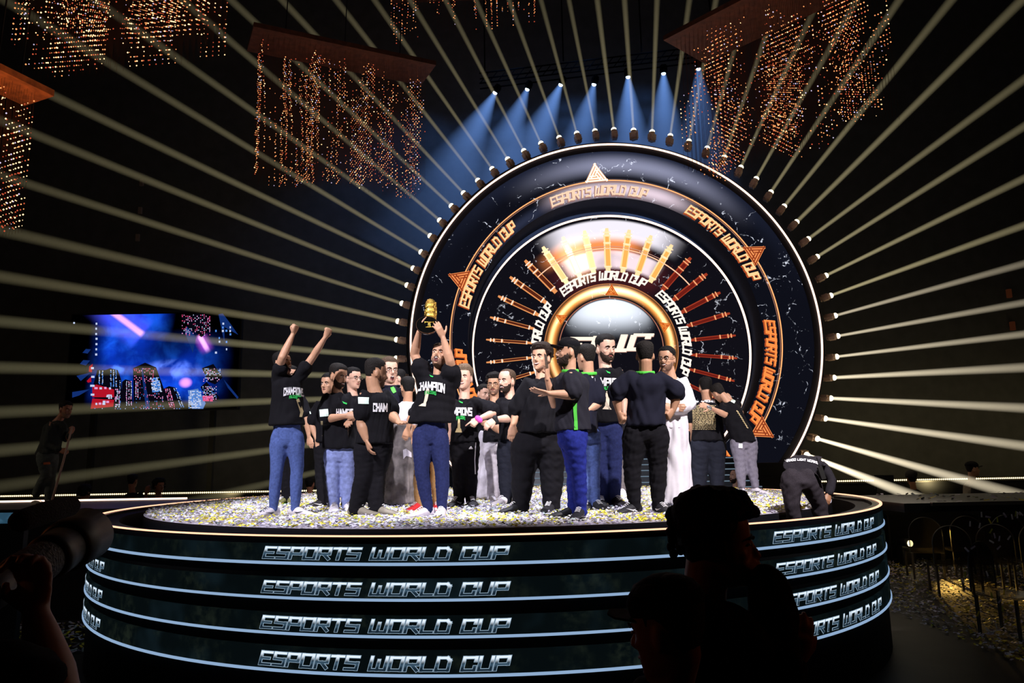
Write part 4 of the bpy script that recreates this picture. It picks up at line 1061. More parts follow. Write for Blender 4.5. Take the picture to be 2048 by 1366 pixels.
    if mouth == 'open':
        o_ = MB().ell(HM(Vector((0, .088, .034))), (.020 * k, .012 * k, .021 * k), 14, 0, Matrix((rt, fwd, up)).transposed()).obj('mouth', M['mouth'], root, True)
        MB().ell(HM(Vector((0, .0975, .048))), (.014 * k, .005 * k, .004 * k), 10, 0, Matrix((rt, fwd, up)).transposed()).obj('teeth', M['teeth'], o_, True)
        MB().add(*tube(HMl([(-.018, .090, .028), (-.010, .099, .015), (0, .101, .011), (.010, .099, .015), (.018, .090, .028)]), [.004 * k] * 5, 6)).obj('lower_lip', M['lips'], o_, True)
    elif mouth == 'smile':
        o_ = MB().add(*tube(HMl([(-.026, .081, .051), (-.014, .094, .044), (0, .0985, .042), (.014, .094, .044), (.026, .081, .051)]), [(.003 * k, .003 * k), (.006 * k, .0055 * k), (.007 * k, .006 * k), (.006 * k, .0055 * k), (.003 * k, .003 * k)], 8)).obj('mouth', M['lips'], root, True)
        MB().add(*tube(HMl([(-.019, .0905, .049), (-.010, .0985, .0455), (0, .102, .0445), (.010, .0985, .0455), (.019, .0905, .049)]), [(.003 * k, .0042 * k)] * 5, 8)).obj('teeth', M['teeth'], o_, True)
    else:
        MB().add(*tube(HMl([(-.022, .083, .045), (-.010, .0945, .046), (0, .097, .045), (.010, .0945, .046), (.022, .083, .045)]), [(.003 * k, .003 * k), (.0055 * k, .0045 * k), (.006 * k, .005 * k), (.0055 * k, .0045 * k), (.003 * k, .003 * k)], 8)).obj('mouth', M['lips'], root, True)
    # ---- hair / beard as shells over the skull
    nz = [(rs.uniform(20, 60), rs.uniform(0, 6.28), rs.uniform(0, 6.28)) for _ in range(5)]
    def rough(x, y, z): return sum(math.sin(a * x + b) * math.sin(a * y + c) * math.sin(a * z * 1.3 + b) for a, b, c in nz)
    if hairk != 'none':
        th = {'short': .008, 'fade': .009, 'curly': .030, 'long': .018, 'swept': .020, 'bald': .0, 'big': .055, 'thinning': .005}[hairk]
        def off(z, az, x, y):
            line = .186 - .004 * math.cos(az * .12) if az < 38 else (.182 - (az - 38) / 34 * .050 if az < 72 else (.120 if az < 84 else (.130 if az < 100 else .128 - min(1, (az - 100) / 40) * .085)))
            if hairk == 'thinning' and az < 50: line = .203
            if hairk in ('curly', 'swept', 'big') and az < 50: line = .180
            a = sstep(z, line - .010, line + .016)
            t = th
            if hairk == 'fade': t = .0015 + .010 * sstep(z, .155, .205)
            if hairk == 'swept': t = .006 + .022 * sstep(z, .16, .21) * (1.2 if az < 90 else .8)
            if hairk == 'short': t = .0025 + .011 * sstep(z, .135, .20)
            if hairk == 'curly': t = .010 + .026 * sstep(z, .11, .19)
            if hairk == 'big': t = .016 + .018 * sstep(z, .05, .19)
            t *= 1 + .16 * rough(x, y, z)
            return -.012 + a * (t + .012)
        hv, hf = head_pts(off); ho = MB().add([HM(v_) for v_ in hv], hf)
        if hairk in ('curly', 'big'):
            for _ in range(60 if hairk == 'curly' else 170):
                a_ = rs.uniform(-math.pi, math.pi); z_ = rs.uniform(.13 if abs(a_) > .8 else .19, .245) if hairk == 'curly' else rs.uniform(.06 if abs(a_) > 1.2 else .185, .25)
                r_ = .078 * math.sqrt(max(.02, 1 - ((z_ - .12) / .135) ** 2)) + (.022 if hairk == 'curly' else rs.uniform(.014, .040))
                ho.ell(HM(Vector((math.sin(a_) * r_, math.cos(a_) * r_ * 1.15 - .008, z_ + .008))), (.012 * k * (1.3 if hairk == 'big' else 1),) * 3, 7)
        hm = fuse('hair', ho, .006 * max(1, Y / 9), HAIR[hair], root, 1) if hairk in ('curly', 'big') else ho.obj('hair', HAIR[hair], root, True)
        if hairk == 'fade' or hairk == 'short': pass
    if beard:
        def offb(z, az, x, y):
            lo = -.02
            up_ = .052 if az < 14 else (.058 if az < 30 else (.060 + (az - 30) / 45 * .045))
            a = sstep(up_ - z, -.010, .014) * (1 - sstep(az, 78, 92))
            if az < 17 and .036 < z < .052: a *= .15
            return -.012 + a * (beard * .6 + .012)
        hv, hf = head_pts(offb); bo = MB().add([HM(v_) for v_ in hv], hf)
        bo.add(*tube(HMl([(-.026, .086, .050), (-.016, .097, .060), (0, .102, .062), (.016, .097, .060), (.026, .086, .050)]), [(.005 * k, .0035 * k)] * 5, 6))
        bo.obj('beard', HAIR['stubble' if beard < .0055 and hair != 'fur' else ('beard' if hair != 'fur' else 'fur')], root, True)
    if glasses:
        g = MB()
        for sg in (-1, 1):
            c = HM(Vector((sg * .033, .104, .112))); pts = []
            for j in range(13):
                a = 2 * math.pi * j / 12; pts.append(c + rt * math.cos(a) * .024 * k + up * math.sin(a) * .018 * k)
            g.add(*tube(pts, [.0022 * k] * 13, 5)); g.add(*tube(HMl([(sg * .057, .098, .116), (sg * .079, .04, .115), (sg * .081, -.01, .110)]), [.002 * k] * 3, 5))
        g.add(*tube(HMl([(-.010, .106, .115), (0, .110, .118), (.010, .106, .115)]), [.002 * k] * 3, 5))
        g.obj('glasses', M['glass'], root)
    if cap:
        c = MB(); v = []
        def offc(z, az, x, y): return -.012 + sstep(z, .148, .156) * (.012 + .014)
        hv, hf = head_pts(offc); c.add([HM(v_) for v_ in hv], hf); co_ = c.obj('cap', M[cap], root, True)
        v = []
        for zz in (.150, .156):
            for (x, y) in ((-.070, .060), (-.060, .12), (-.035, .155), (0, .168), (.035, .155), (.060, .12), (.070, .060)): v.append(HM(Vector((x, y, zz + (y - .06) * .15 - abs(x) * .12))))
        MB().add(v, [tuple(range(6, -1, -1)), tuple(range(7, 14))] + [(i, i + 1, i + 8, i + 7) for i in range(6)] + [(6, 0, 7, 13)]).obj('cap_brim', M[cap], co_)
    # ---- shirt
    if w_ is None: w_ = (sw / s * .5, sw / s * .46, sw / s * .5)
    hemz = P(0, hem, Y).z if not isinstance(hem, (int, float)) else P((hip[0][0] + hip[1][0]) / 2 if hip else head[0], hem, Y).z
    tot = sc.z - hemz; Bc = hcn + (hcn - sc) * 0
    lean = (sc - hcn); 
    def axis(z):
        t = (z - hcn.z) / max(.05, (sc.z - hcn.z)); t_ = max(-.3, min(1, t)); return hcn.lerp(sc, t_) if t_ >= 0 else hcn + (sc - hcn) * t_ * .3
    sm = MB(); rings = []
    for t, ww, dz_ in ((0, w_[0] * 1.05, 1.06), (.03, w_[0] * 1.05, 1.08), (.25, (w_[0] * .5 + w_[1] * .5), .98), (.5, w_[1], .92), (.72, (w_[1] + w_[2]) / 2, .98), (.86, w_[2], 1.0), (.95, w_[2] * .94, .9), (1.02, w_[2] * .70, .70), (1.08, w_[2] * .42, .55)):
        z = hemz + tot * t; c = axis(z); c = Vector((c.x, c.y, z)) if t < 1 else Vector((sc.x, sc.y, z))
        wv_ = wb_.lerp(wd, max(0, min(1, t))).normalized(); wv_ = Vector((wv_.x, wv_.y, wv_.z * .6)); dv = wv_.cross(Vector((0, 0, 1))).normalized()
        rings.append((c, wv_ * ww * s, dv * .125 * k * dep * dz_))
    sm.add(*loft(rings, 24))
    for (S, e, w2, A) in arml:
        if sleeve == 'none': continue
        L = A.get('sl', .80); ra = A.get('sr', 1.0) * asc * (1.0 if shirt != 'robe' else 1.1)
        full = sleeve == 'long' or A.get('full')
        inn = sc.lerp(S, .50) - Vector((0, 0, .07)); S = S.lerp(sc, .10) - Vector((0, 0, .010))
        if full: sm.add(*tube([inn, S, S.lerp(e, .5), e, e.lerp(w2, .5), e.lerp(w2, .93)], [.08 * ra, .066 * ra, .062 * ra, .060 * ra, .052 * ra, .044 * ra], 14))
        else: sm.add(*tube([inn, S, S.lerp(e, L * .5), S.lerp(e, L)], [.080 * ra, .067 * ra, .073 * ra, .078 * ra], 14, True))
    so = fuse('thobe' if robe else 'shirt', sm if not robe else sm, .013 if Y < 12.5 else .016, M[shirt], root, smoothv, folds, seed + 3, 11)
    B.shirt = so
    if collar:
        cm = MB(); pts = []
        for j in range(17):
            a = 2 * math.pi * j / 16; pts.append(nb + Vector((math.cos(a) * .073 * k * neckk, math.sin(a) * .070 * k * neckk, .035 + .012 * math.sin(a))))
        cm.add(*tube(pts, [(.010, .018)] * 17, 8, False)); cm.obj('collar', M[collar], so)
    if robe:
        mr = MB(); rings = []
        top = hemz + .12; bot = z0 + robe[2] if len(robe) > 2 else z0 + .05
        for t in (0, .04, .3, .6, 1):
            z = bot + (top - bot) * t; wq_ = robe[0] * (1 - t) + robe[1] * t
            cx_ = axis(max(z, hcn.z)); rings.append((Vector((cx_.x + (robe[3] * s * (1 - t) if len(robe) > 3 else 0), cx_.y, z)), wb_ * wq_ * s, db * .15 * k * (1.15 - .15 * t)))
        mr.add(*loft(rings, 24)); B.robe = fuse('robe_skirt', mr, .016, M[robe[4] if len(robe) > 4 else shirt], root, 3, .030, seed + 9, 12, (1, 1, .06))
    # ---- legs
    if legs and knees:
        kl, kr = q(knees[0]), q(knees[1]); al, ar = q(ankles[0]), q(ankles[1])
        tm = MB(); l0, l1, l2 = legr
        wy = w_[0] * .93
        rings = []
        wz = hemz + .10
        for z, f_ in ((wz, .92), (hcn.z + .02, .98), (hcn.z - .06, 1.0), (hcn.z - .13, .85)):
            if z > wz + .001: continue
            c = axis(z); rings.append((Vector((hcn.x if z < hcn.z else c.x, hcn.y if z < hcn.z else c.y, z)), wb_ * ((hr - hl).length * .5 + .052 * k * l0) * f_, db * .108 * k * dep * f_))
        tm.add(*loft(rings, 20))
        for (h_, k_, a_) in ((hl, kl, al), (hr, kr, ar)):
            h2 = h_.lerp(hcn, .12)
            tm.add(*tube([h2 - Vector((0, 0, .02)), h2.lerp(k_, .3), h2.lerp(k_, .7), k_, k_.lerp(a_, .35), k_.lerp(a_, .75), a_, a_ + Vector((0, 0, -.03))],
                         [.088 * k * l0, .092 * k * l0, .078 * k * (l0 + l1) / 2, .070 * k * l1, .068 * k * l1, .060 * k * (l1 + l2) / 2, .055 * k * l2, .056 * k * l2], 16))
        B.trousers = fuse('trousers', tm, .013 if Y < 12.5 else .016, M[trouser], root, 3, folds * .5, seed + 5, 18, (.7, .7, 1.2))
    if legs and ankles and toes:
        al, ar = q(ankles[0]), q(ankles[1])
        for a_, t_ in ((al, toes[0]), (ar, toes[1])):
            shoe(root, a_, Vector((t_[0], t_[1], 0)), k * 1.02, M[shoes[0]], M[shoes[1]], z0, 'shoe', M[shoelogo] if shoelogo else None)
    return B

# ------------------------------------------------------------------ the champions and guests on the turntable
def sleeve_patch(tg, x0, y0, x1, y1, parent, mat='patch', tilt=0): 
    project_decal('sleeve_patch', tg, rect_px(x0, y0, x1, y1, tilt), M[mat], parent)
# 1 man in blue jeans with both fists up
b = person('cheering man with both fists raised, black champions tee and blue jeans', foot=(560, 1034), head=(565, 727, 45, .0), yaw=62, pitch=8, skin='mid', hair='black', hairk='short', mouth='open',
    sh=((553, 758, -.02), (594, 760, .06)), hip=((557, 868), (592, 868)), hem=851, w_=(34, 31, 29),
    arms=[dict(s='l', e=(564, 716, -.16), w=(586, 668, -.10), h=(592, 655, -.10), k='fist', n=(1, -.4, 0), sl=.55, r=1.0), dict(s='r', e=(627, 712, .05), w=(651, 674, .0), h=(657, 661, .0), k='fist', n=(.6, -.7, 0), sl=.55, r=.95)],
    knees=((553, 945, -.04), (594, 942)), ankles=((547, 1015), (590, 1014)), toes=((-.5, -.8), (1, -.35)), trouser='jeans', legr=(1.02, .92, .78), shoes=('shoew', 'white'), shoelogo='trouser_navy', seed=1)
champion_print(b.shirt, 587, 782, 38, b.shirt, 'CHAMPIONS', 3, .05, False, False, .9)
project_decal('name_print', b.shirt, text_px('FALC', 597, 791, 10, 5, .3, 0), M['green'], b.shirt)
project_decal('column_print', b.shirt, [[(592, 800), (597, 797), (606, 824), (600, 826)], [(600, 824), (606, 822), (603, 834), (598, 834)]], M['gold'], b.shirt)
# hidden friend behind, olive shoes
b = person('man mostly hidden behind the cheering man, olive and yellow trainers', foot=(568, 1010), head=(583, 751, 36), yaw=40, skin='mid', sh=((566, 785), (600, 785)), hip=((570, 875), (594, 875)), hem=868, w_=(24, 23, 24),
    arms=[dict(s='r', e=(613, 838, -.05), w=(618, 874, -.05), h=(624, 892, -.05), k='relaxed')], knees=((572, 935), (586, 935)), ankles=((571, 996), (580, 996)), toes=((-.3, -1), (.5, -1)), shoes=('olive', 'stripe'), seed=2)
# peeking man with green sleeve patch
b = person('man peeking over a shoulder behind the lanyard man, hands hanging low', foot=(640, 1016), head=(657, 768, 40), yaw=-20, skin='mid', hair='black', sh=((637, 808), (672, 806)), hip=((642, 880), (668, 880)), hem=885, w_=(26, 25, 25),
    arms=[dict(s='l', e=(624, 850, -.03), w=(634, 880, -.08), h=(639, 896, -.08), k='relaxed', r=.9)], knees=((642, 945), (662, 945)), ankles=((645, 1003), (664, 1003)), toes=((-.7, -.7), (.2, -1)), shoes=('shoeb', 'white'), shoelogo='white', seed=3)
sleeve_patch(b.shirt, 613, 819, 622, 829, b.shirt, 'patch', -.2)
# lanyard man
b = person('bearded man with a lanyard in light blue jeans, smiling down to the side', foot=(672, 1026), head=(676, 752, 46), yaw=58, pitch=-12, skin='olive', hair='fade', hairk='short', beard=.007, mouth='smile',
    sh=((654, 795, -.05), (696, 793, .08)), hip=((664, 900), (696, 900)), hem=898, w_=(33, 31, 28),
    arms=[dict(s='l', e=(650, 838, -.12), w=(692, 832, -.22), h=(704, 831, -.22), k='fist', n=(0, -1, .3), sl=.92, sr=1.15), dict(s='r', e=(704, 835, .05), w=(700, 840, -.10), k='relaxed')],
    knees=((666, 958, -.03), (696, 955)), ankles=((669, 1010), (694, 1010)), toes=((.2, -1), (.5, -1)), trouser='jeans_light', legr=(1.05, 1.0, .9), shoes=('shoew', 'white'), shoelogo='shoeg', seed=4)
sleeve_patch(b.shirt, 640, 819, 656, 833, b.shirt, 'patch', -.1)
project_decal('chest_print', b.shirt, text_px('HAMPIO', 690, 825, 34, 11, .3, 0, 0, .02), M['white'], b.shirt)
falcon(b.shirt, 689, 806, .9, b.shirt, M['green'])
project_decal('lanyard', b.shirt, [[(667, 772), (669, 771), (688, 802), (685, 803)], [(691, 776), (693, 776), (697, 806), (694, 806)]], M['white'], b.root)
project_decal('medal', b.shirt, [[(694, 838), (697, 838), (698, 860), (696, 876), (694, 860)]], M['silver'], b.root)
project_decal('back_print', b.shirt, [r for k in range(12) for r in rect_px(642 + k * .3, 842 + k * 2.6, 646, 843.4 + k * 2.6, 0, 1, 1)], M['gold'], b.shirt)
# man with glasses behind
b = person('man with thin glasses looking past the lanyard man', Y=G(690, 1018, DISCZ).y, head=(706, 757, 42), yaw=50, skin='light', hair='black', glasses=True, sh=((690, 798), (722, 798)), hip=((693, 880), (716, 880)), hem=885, w_=(24, 23, 24), arms=[],
    knees=((694, 945), (714, 945)), ankles=((692, 1003), (712, 1003)), toes=((.3, -1), (.3, -1)), shoes=('shoeg', 'white'), seed=5)
# broad man seen from behind
b = person('broad man seen from behind with faded dark hair, black tee, beige trainers', foot=(725, 1034), head=(751, 745, 53), yaw=118, pitch=-6, skin='olive', hair='fade', hairk='fade', beard=.004,
    sh=((728, 792, -.12), (775, 794, .08)), hip=((733, 885), (765, 885)), hem=888, w_=(37, 36, 35), dep=1.15,
    arms=[dict(s='l', e=(724, 848, -.12), w=(733, 880, -.16), h=(737, 896, -.17), k='relaxed', n=(-1, -.3, 0), sl=.62, sr=1.25, r=1.25), dict(s='r', e=(783, 830, .0), w=(796, 843, -.18), h=(803, 847, -.25), k='palm', n=(0, .2, -1), sl=.75, sr=1.2, r=1.2)],
    knees=((728, 955, -.03), (752, 950, .05)), ankles=((712, 1014), (752, 1012)), toes=((.95, -.35), (1, -.4)), trouser='trouser', legr=(1.25, 1.2, 1.2), shoes=('shoeg', 'white'), seed=6, neckk=1.12)
sleeve_patch(b.shirt, 717, 795, 738, 808, b.shirt, 'patch', .02)
project_decal('chest_print', b.shirt, text_px('CHAM', 760, 815, 26, 13, .32, 0, 0, .02), M['white'], b.shirt)
project_decal('back_print', b.shirt, [r for k in range(14) for r in rect_px(708 - k * .5, 790 + k * 4.6, 711 - k * .2, 792 + k * 4.6, 0, 1, 1)], M['gold'], b.shirt)
# tall man navy polo
b = person('tall man in a navy polo with a green chest crest and a wristwatch', foot=(775, 1013), head=(778, 741, 50), yaw=30, skin='light', hair='brown', hairk='short', mouth='open', glasses=True,
    sh=((768, 782), (800, 780)), hip=((770, 875), (796, 875)), hem=876, w_=(27, 26, 26), shirt='polo', collar='polo',
    arms=[dict(s='r', e=(804, 838, -.02), w=(805, 868, -.1), h=(804, 884, -.12), k='relaxed', n=(1, -.2, 0), sl=.75)],
    knees=((771, 945), (790, 945)), ankles=((768, 1003), (784, 1003)), toes=((.4, -1), (.6, -1)), trouser='trouser', legr=(1.05, 1, 1), shoes=('shoeb', 'black'), seed=7)
project_decal('chest_crest', b.shirt, [[(781, 776), (787, 774), (790, 778), (792, 784), (787, 787), (783, 782)]], M['stripe'], b.shirt)
MB().add(*tube([P(801, 867, b.Y - .13), P(809, 868, b.Y - .13)], [.035, .035], 10)).obj('wristwatch', M['silver'], b.root)
# glasses man profile + grey robed man
b = person('man with glasses in profile behind the navy polo man', Y=11.3, head=(796, 757, 34), yaw=-75, skin='light', hair='black', glasses=True, sh=((785, 785), (808, 785)), hip=((786, 870), (806, 870)), hem=868, w_=(18, 18, 19), arms=[],
    knees=((788, 930), (804, 930)), ankles=((788, 985), (804, 985)), toes=((0, -1), (.2, -1)), seed=8)
b = person('man in a long shiny grey robe standing behind the trophy lifter', foot=(800, 1014), head=(815, 775, 40), yaw=-150, skin='olive', hair='black', sh=((798, 808), (832, 808)), hip=((798, 885), (824, 885)), hem=868, w_=(22, 22, 24), shirt='thobe',
    arms=[dict(s='r', e=(826, 845, -.05), w=(822, 872, -.12), h=(818, 888, -.12), k='relaxed', sl=.9)], robe=(33, 24, .05, -12, 'robe'), legs=False, seed=9)
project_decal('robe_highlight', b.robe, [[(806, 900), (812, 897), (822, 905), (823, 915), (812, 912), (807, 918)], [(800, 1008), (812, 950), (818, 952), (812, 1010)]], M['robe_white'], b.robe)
# ---------------- trophy lifter
b = person('shouting man lifting the trophy overhead, champions tee and dark jeans', foot=(850, 1036), head=(880, 712, 50, -.02), yaw=-12, pitch=20, roll=4, skin='mid', hair='brown', hairk='short', beard=.004, mouth='open',
    sh=((849, 757, -.02), (906, 760, .0)), hip=((843, 862), (878, 862)), hem=846, w_=(45, 40, 35), folds=.02, cap=None,
    arms=[dict(s='l', e=(829, 709, -.02), w=(838, 663, -.12), h=(845, 641, -.10), k='palm', n=(-.8, -.2, 0), sl=.50, sr=1.25, r=1.05), dict(s='r', e=(900, 722, -.12), w=(886, 675, -.16), h=(877, 655, -.20), k='palm', n=(.5, -.7, 0), sl=.45, sr=1.3, r=1.05)],
    knees=((844, 948, -.03), (884, 946)), ankles=((856, 1014), (884, 1012)), toes=((-.8, -.8), (-.05, -1)), trouser='jeans_navy', legr=(1.05, .98, .86), shoes=('shoew', 'white'), seed=10)
champion_print(b.shirt, 862, 772, 53, b.shirt, 'CHAMPION', 4, .05, False, True, 1.0)
project_decal('column_print', b.shirt, [[(853, 779), (856, 776), (859, 779), (858, 786), (852, 786)], [(852, 786), (858, 786), (855, 800), (849, 800)], [(849, 800), (855, 800), (852, 808), (847, 808)], [(845, 807), (853, 807), (852, 813), (838, 812)]], M['cream'], b.shirt)
tro = tag(empty('trophy', P(858, 650, b.Y - .14)), 'gold column trophy on a round black base held overhead by the shouting man', 'trophy')
Yt = b.Y - .15; ctr = P(854.5, 650, Yt); ax = Vector((.10, -.86, .50)).normalized()     # base underside faces the camera
ux = ax.cross(Vector((0, 0, 1))).normalized(); uy = ux.cross(ax).normalized(); rb = 22.5 * Yt / F_PX
mb = MB(); mb.add(*tube([ctr - ax * .0, ctr - ax * .014, ctr - ax * .030], [rb, rb * 1.0, rb * .93], 40, False)); mb.obj('base', M['gloss'], tro, False)
g = MB(); g.add(*tube([ctr + ax * .001, ctr + ax * .004], [rb * 1.012, rb * 1.012], 40, False)); g.obj('base_rim', pbr('copper_rim', (.6, .3, .16), .3, 1), tro)
MB().add(*tube([ctr + ax * .0035, ctr + ax * .006], [rb * .985, rb * .985], 40, False)).obj('base_plate', truss_m, tro)
tl = []
for (x0, y0, x1, y1) in ((-.33, .24, .33, .24), (-.05, .24, -.05, -.22), (.06, .24, .06, -.22), (-.24, -.24, .22, -.24), (-.33, .12, -.33, .26), (.33, .12, .33, .26)):
    for q_ in squads([(x0, y0, x1, y1)], .07, 0, True, 1): tl.append(q_)
quads_mesh('letter_t', tl, lambda x, y: ctr + ax * .008 + ux * x * rb * 1.2 - Vector((0, 0, 0)) + uy * y * rb * 1.2 + ux * -.02, emis('gold_letter_t', (.55, .30, .05), .6) if False else M['goldm'], tro)['label'] = 'gold letter T on the underside'
colb = P(861, 634, Yt + .14); colt = P(861, 606, Yt + .26)
mb = MB(); dcl = (colt - colb).normalized()
for k in range(9):
    f0, f1 = k / 9, (k + .85) / 9; r_ = .050 + .008 * (k % 2)
    mb.add(*tube([colb - dcl * .12 + (colt - colb + dcl * .12) * f0, colb - dcl * .12 + (colt - colb + dcl * .12) * f1], [r_ * 1.1, r_ * 1.1], 10, True))
rs_ = random.Random(4)
for _ in range(90):
    a_ = rs_.random() * 6.28; t_ = rs_.random(); c = colb.lerp(colt, t_) + Vector((math.cos(a_) * .058, math.sin(a_) * .058, 0)); mb.ell(c, (.010, .010, .012), 6)
mb.obj('gold_column', M['goldm'], tro, True)
# khaki man behind the trophy lifter
b = person('hidden man in khaki trousers and red trainers behind the trophy lifter', foot=(860, 1022), head=(893, 745, 40), yaw=160, skin='olive', sh=((850, 790), (890, 790)), hip=((850, 880), (878, 880)), hem=870, w_=(26, 26, 27),
    arms=[dict(s='l', e=(822, 835, .0), w=(816, 856, -.05), h=(812, 868, -.05), k='relaxed')], knees=((838, 955), (872, 950)), ankles=((838, 1008), (874, 1008)), toes=((-.5, -1), (.1, -1)), trouser='khaki', legr=(.95, .95, .9), shoes=('red', 'red'), seed=11)
# ---------------- blond young man
b = person('slim young man with swept light brown hair and a pink wristband pointing down', foot=(930, 1014), head=(929, 756, 46), yaw=-14, pitch=4, skin='light', hair='blond', hairk='swept', mouth='smile',
    sh=((906, 806), (951, 804)), hip=((915, 880), (944, 880)), hem=884, w_=(27, 26, 27),
    arms=[dict(s='r', e=(992, 824, -.10), w=(957, 838, -.25), h=(947, 846, -.28), k='point', n=(0, -1, .4), sl=.85, sr=1.15), dict(s='l', e=(903, 835, .05), w=(902, 862, .05), k='relaxed')],
    knees=((918, 945), (942, 945)), ankles=((918, 1000), (942, 1000)), toes=((-.4, -1), (.2, -1)), trouser='trouser', legr=(1.0, 1.0, .95), shoes=('shoeb', 'trouser_navy'), shoelogo='white', seed=12)
champion_print(b.shirt, 922, 823, 42, b.shirt, 'AMPIONS', 1, .0, False, True, .95)
project_decal('column_print', b.shirt, [[(916, 838), (920, 838), (921, 858), (915, 858)], [(914, 857), (922, 857), (924, 865), (911, 865)]], M['gold'], b.shirt)
MB().add(*tube([P(955, 836, b.Y - .27), P(960, 841, b.Y - .27)], [.034, .034], 12)).obj('wristband', M['pink'], b.root)
project_decal('trouser_logo', b.trousers, [[(938, 896), (942, 892), (946, 898), (938, 898)]], M['white'], b.trousers)
project_decal('drawstring', b.trousers, [[(950, 885), (952, 885), (950, 920), (948, 920)], [(948, 920), (950, 920), (951, 948), (949, 948)]], M['white'], b.trousers)
# pale robe man
b = person('man in a pale robe peeking low between two friends', Y=10.4, head=(967, 788, 36), yaw=35, roll=8, skin='light', hair='black', sh=((950, 822), (982, 822)), hip=((955, 885), (982, 885)), hem=880, w_=(20, 19, 19), shirt='tee', arms=[],
    robe=(22, 15, .05, 3, 'robe_white'), legs=False, seed=13)
b = person('moustached man with glasses and a patchy stare, champions tee', Y=10.0, head=(988, 769, 40), yaw=-8, skin='olive', hair='black', hairk='curly', beard=.003, glasses=True, mouth='closed', sh=((969, 812), (1008, 812)), hip=((975, 885), (1004, 885)), hem=885, w_=(23, 22, 23),
    arms=[dict(s='l', e=(968, 845, -.1), w=(984, 853, -.3), h=(994, 858, -.32), k='relaxed', sl=.8)], knees=((985, 945), (1004, 945)), ankles=((985, 1000), (1006, 1000)), toes=((0, -1), (.2, -1)), trouser='robe_white', legr=(.9, 1, 1.1), seed=14)
project_decal('chest_print', b.shirt, text_px('IONS', 1000, 823, 24, 11, .32, 0, 0, .1), M['white'], b.shirt)
b = person('laughing bearded man leaning in with his arm across, dark trousers', foot=(1012, 1012), head=(1014, 762, 46), yaw=-38, skin='light', hair='brown', hairk='thinning', beard=.008, mouth='smile',
    sh=((1002, 806, -.05), (1042, 804, .05)), hip=((1012, 885), (1042, 885)), hem=880, w_=(27, 27, 25), dep=1.1,
    arms=[dict(s='l', e=(1024, 836, -.14), w=(990, 839, -.30), h=(978, 847, -.34), k='relaxed', n=(0, -1, .6), sl=.85, sr=1.25, r=1.1)], knees=((1010, 945), (1036, 945)), ankles=((1012, 998), (1038, 998)), toes=((-.6, -.9), (.2, -1)), trouser='trouser_navy', legr=(1.1, 1.05, 1.0), shoes=('shoew', 'white'), seed=15)
project_decal('sleeve_print', b.shirt, [[(1020, 807), (1026, 804), (1031, 809), (1030, 816), (1024, 819), (1019, 814)], [(1018, 822), (1028, 825), (1027, 827), (1018, 824)]], M['cream'], b.shirt)
MB().add(*tube([P(990, 836, b.Y - .3), P(992, 844, b.Y - .3)], [.036, .036], 12)).obj('wristband', M['black'], b.root)
# ---------------- big man
b = person('large curly haired man in an open black overshirt and wide black trousers', foot=(1062, 1027), head=(1083, 716, 52), yaw=-32, pitch=4, skin='mid', hair='curly', hairk='curly', mouth='smile', neckk=1.2,
    sh=((1056, 768, -.04), (1116, 765, .04)), hip=((1052, 880), (1104, 880)), hem=866, w_=(43, 43, 38), dep=1.65, shirt='tee',
    arms=[dict(s='l', e=(1036, 820, .02), w=(1026, 850, -.05), h=(1024, 866, -.06), k='relaxed', sl=.98, sr=1.35, r=1.15), dict(s='r', e=(1125, 822, .1), w=(1114, 858, .0), h=(1112, 874, -.02), k='relaxed', sl=.9, sr=1.3, r=1.1)],
    knees=((1046, 950), (1104, 948)), ankles=((1042, 1008), (1103, 1010)), toes=((-.9, -.6), (-.35, -1)), trouser='trouser', legr=(1.6, 1.5, 1.35), shoes=('shoeb', 'black'), seed=16, folds=.024)
# ---------------- cap man in profile with phone
b = person('bearded man in profile in a black cap and royal blue jeans holding up a phone', foot=(1150, 1038), head=(1136, 704, 53), yaw=-76, pitch=4, skin='mid', hair='black', hairk='short', beard=.013, mouth='smile', cap='tee', collar='stripe',
    sh=((1142, 752, -.17), (1140, 755, .17)), hip=((1146, 868, -.09), (1144, 868, .09)), hem=861, w_=(33, 32, 34), dep=1.28, shirt='charcoal', neckk=.95,
    arms=[dict(s='l', e=(1148, 790, -.20), w=(1097, 787, -.24), h=(1078, 783, -.24), k='open', n=(0, -.4, -1), sl=.80, sr=1.1, r=1.05), dict(s='r', e=(1110, 812, .10), w=(1094, 757, -.02), h=(1093, 742, -.02), k='grip', n=(1, -.3, 0), sl=.5, r=.95)],
    knees=((1158, 952, -.07), (1148, 950, .12)), ankles=((1162, 1020, -.05), (1147, 1018, .12)), toes=((-.35, -1), (-1, -.3)), trouser='jeans_royal', legr=(1.15, .95, .95), shoes=('shoeb', 'black'), seed=17)
project_decal('side_stripe', b.shirt, [[(1146, 806), (1153, 806), (1153.5, 824), (1147, 824)], [(1147, 824), (1153.5, 824), (1154.5, 842), (1148, 842)], [(1148, 842), (1154.5, 842), (1155, 859), (1148.5, 859)]], M['stripe'], b.shirt)
project_decal('chest_crest', b.shirt, [[(1128, 744), (1132, 746), (1128, 758), (1124, 757)]], M['stripe'], b.shirt)
project_decal('shoulder_mark', b.shirt, [[(1143, 728), (1146, 729), (1144, 738), (1141, 737)]], M['white'], b.shirt)
ph = MB(); pc = P(1092.5, 722, b.Y - .06); ph.obox(pc, Vector((.006, .02, 0)), Vector((-.010, -.030, 0)) * 1.1, Vector((-.006, 0, .066))); o = ph.obj('phone', M['silver']); tag(o, 'slim phone held upright in the capped man\'s raised hand', 'phone')
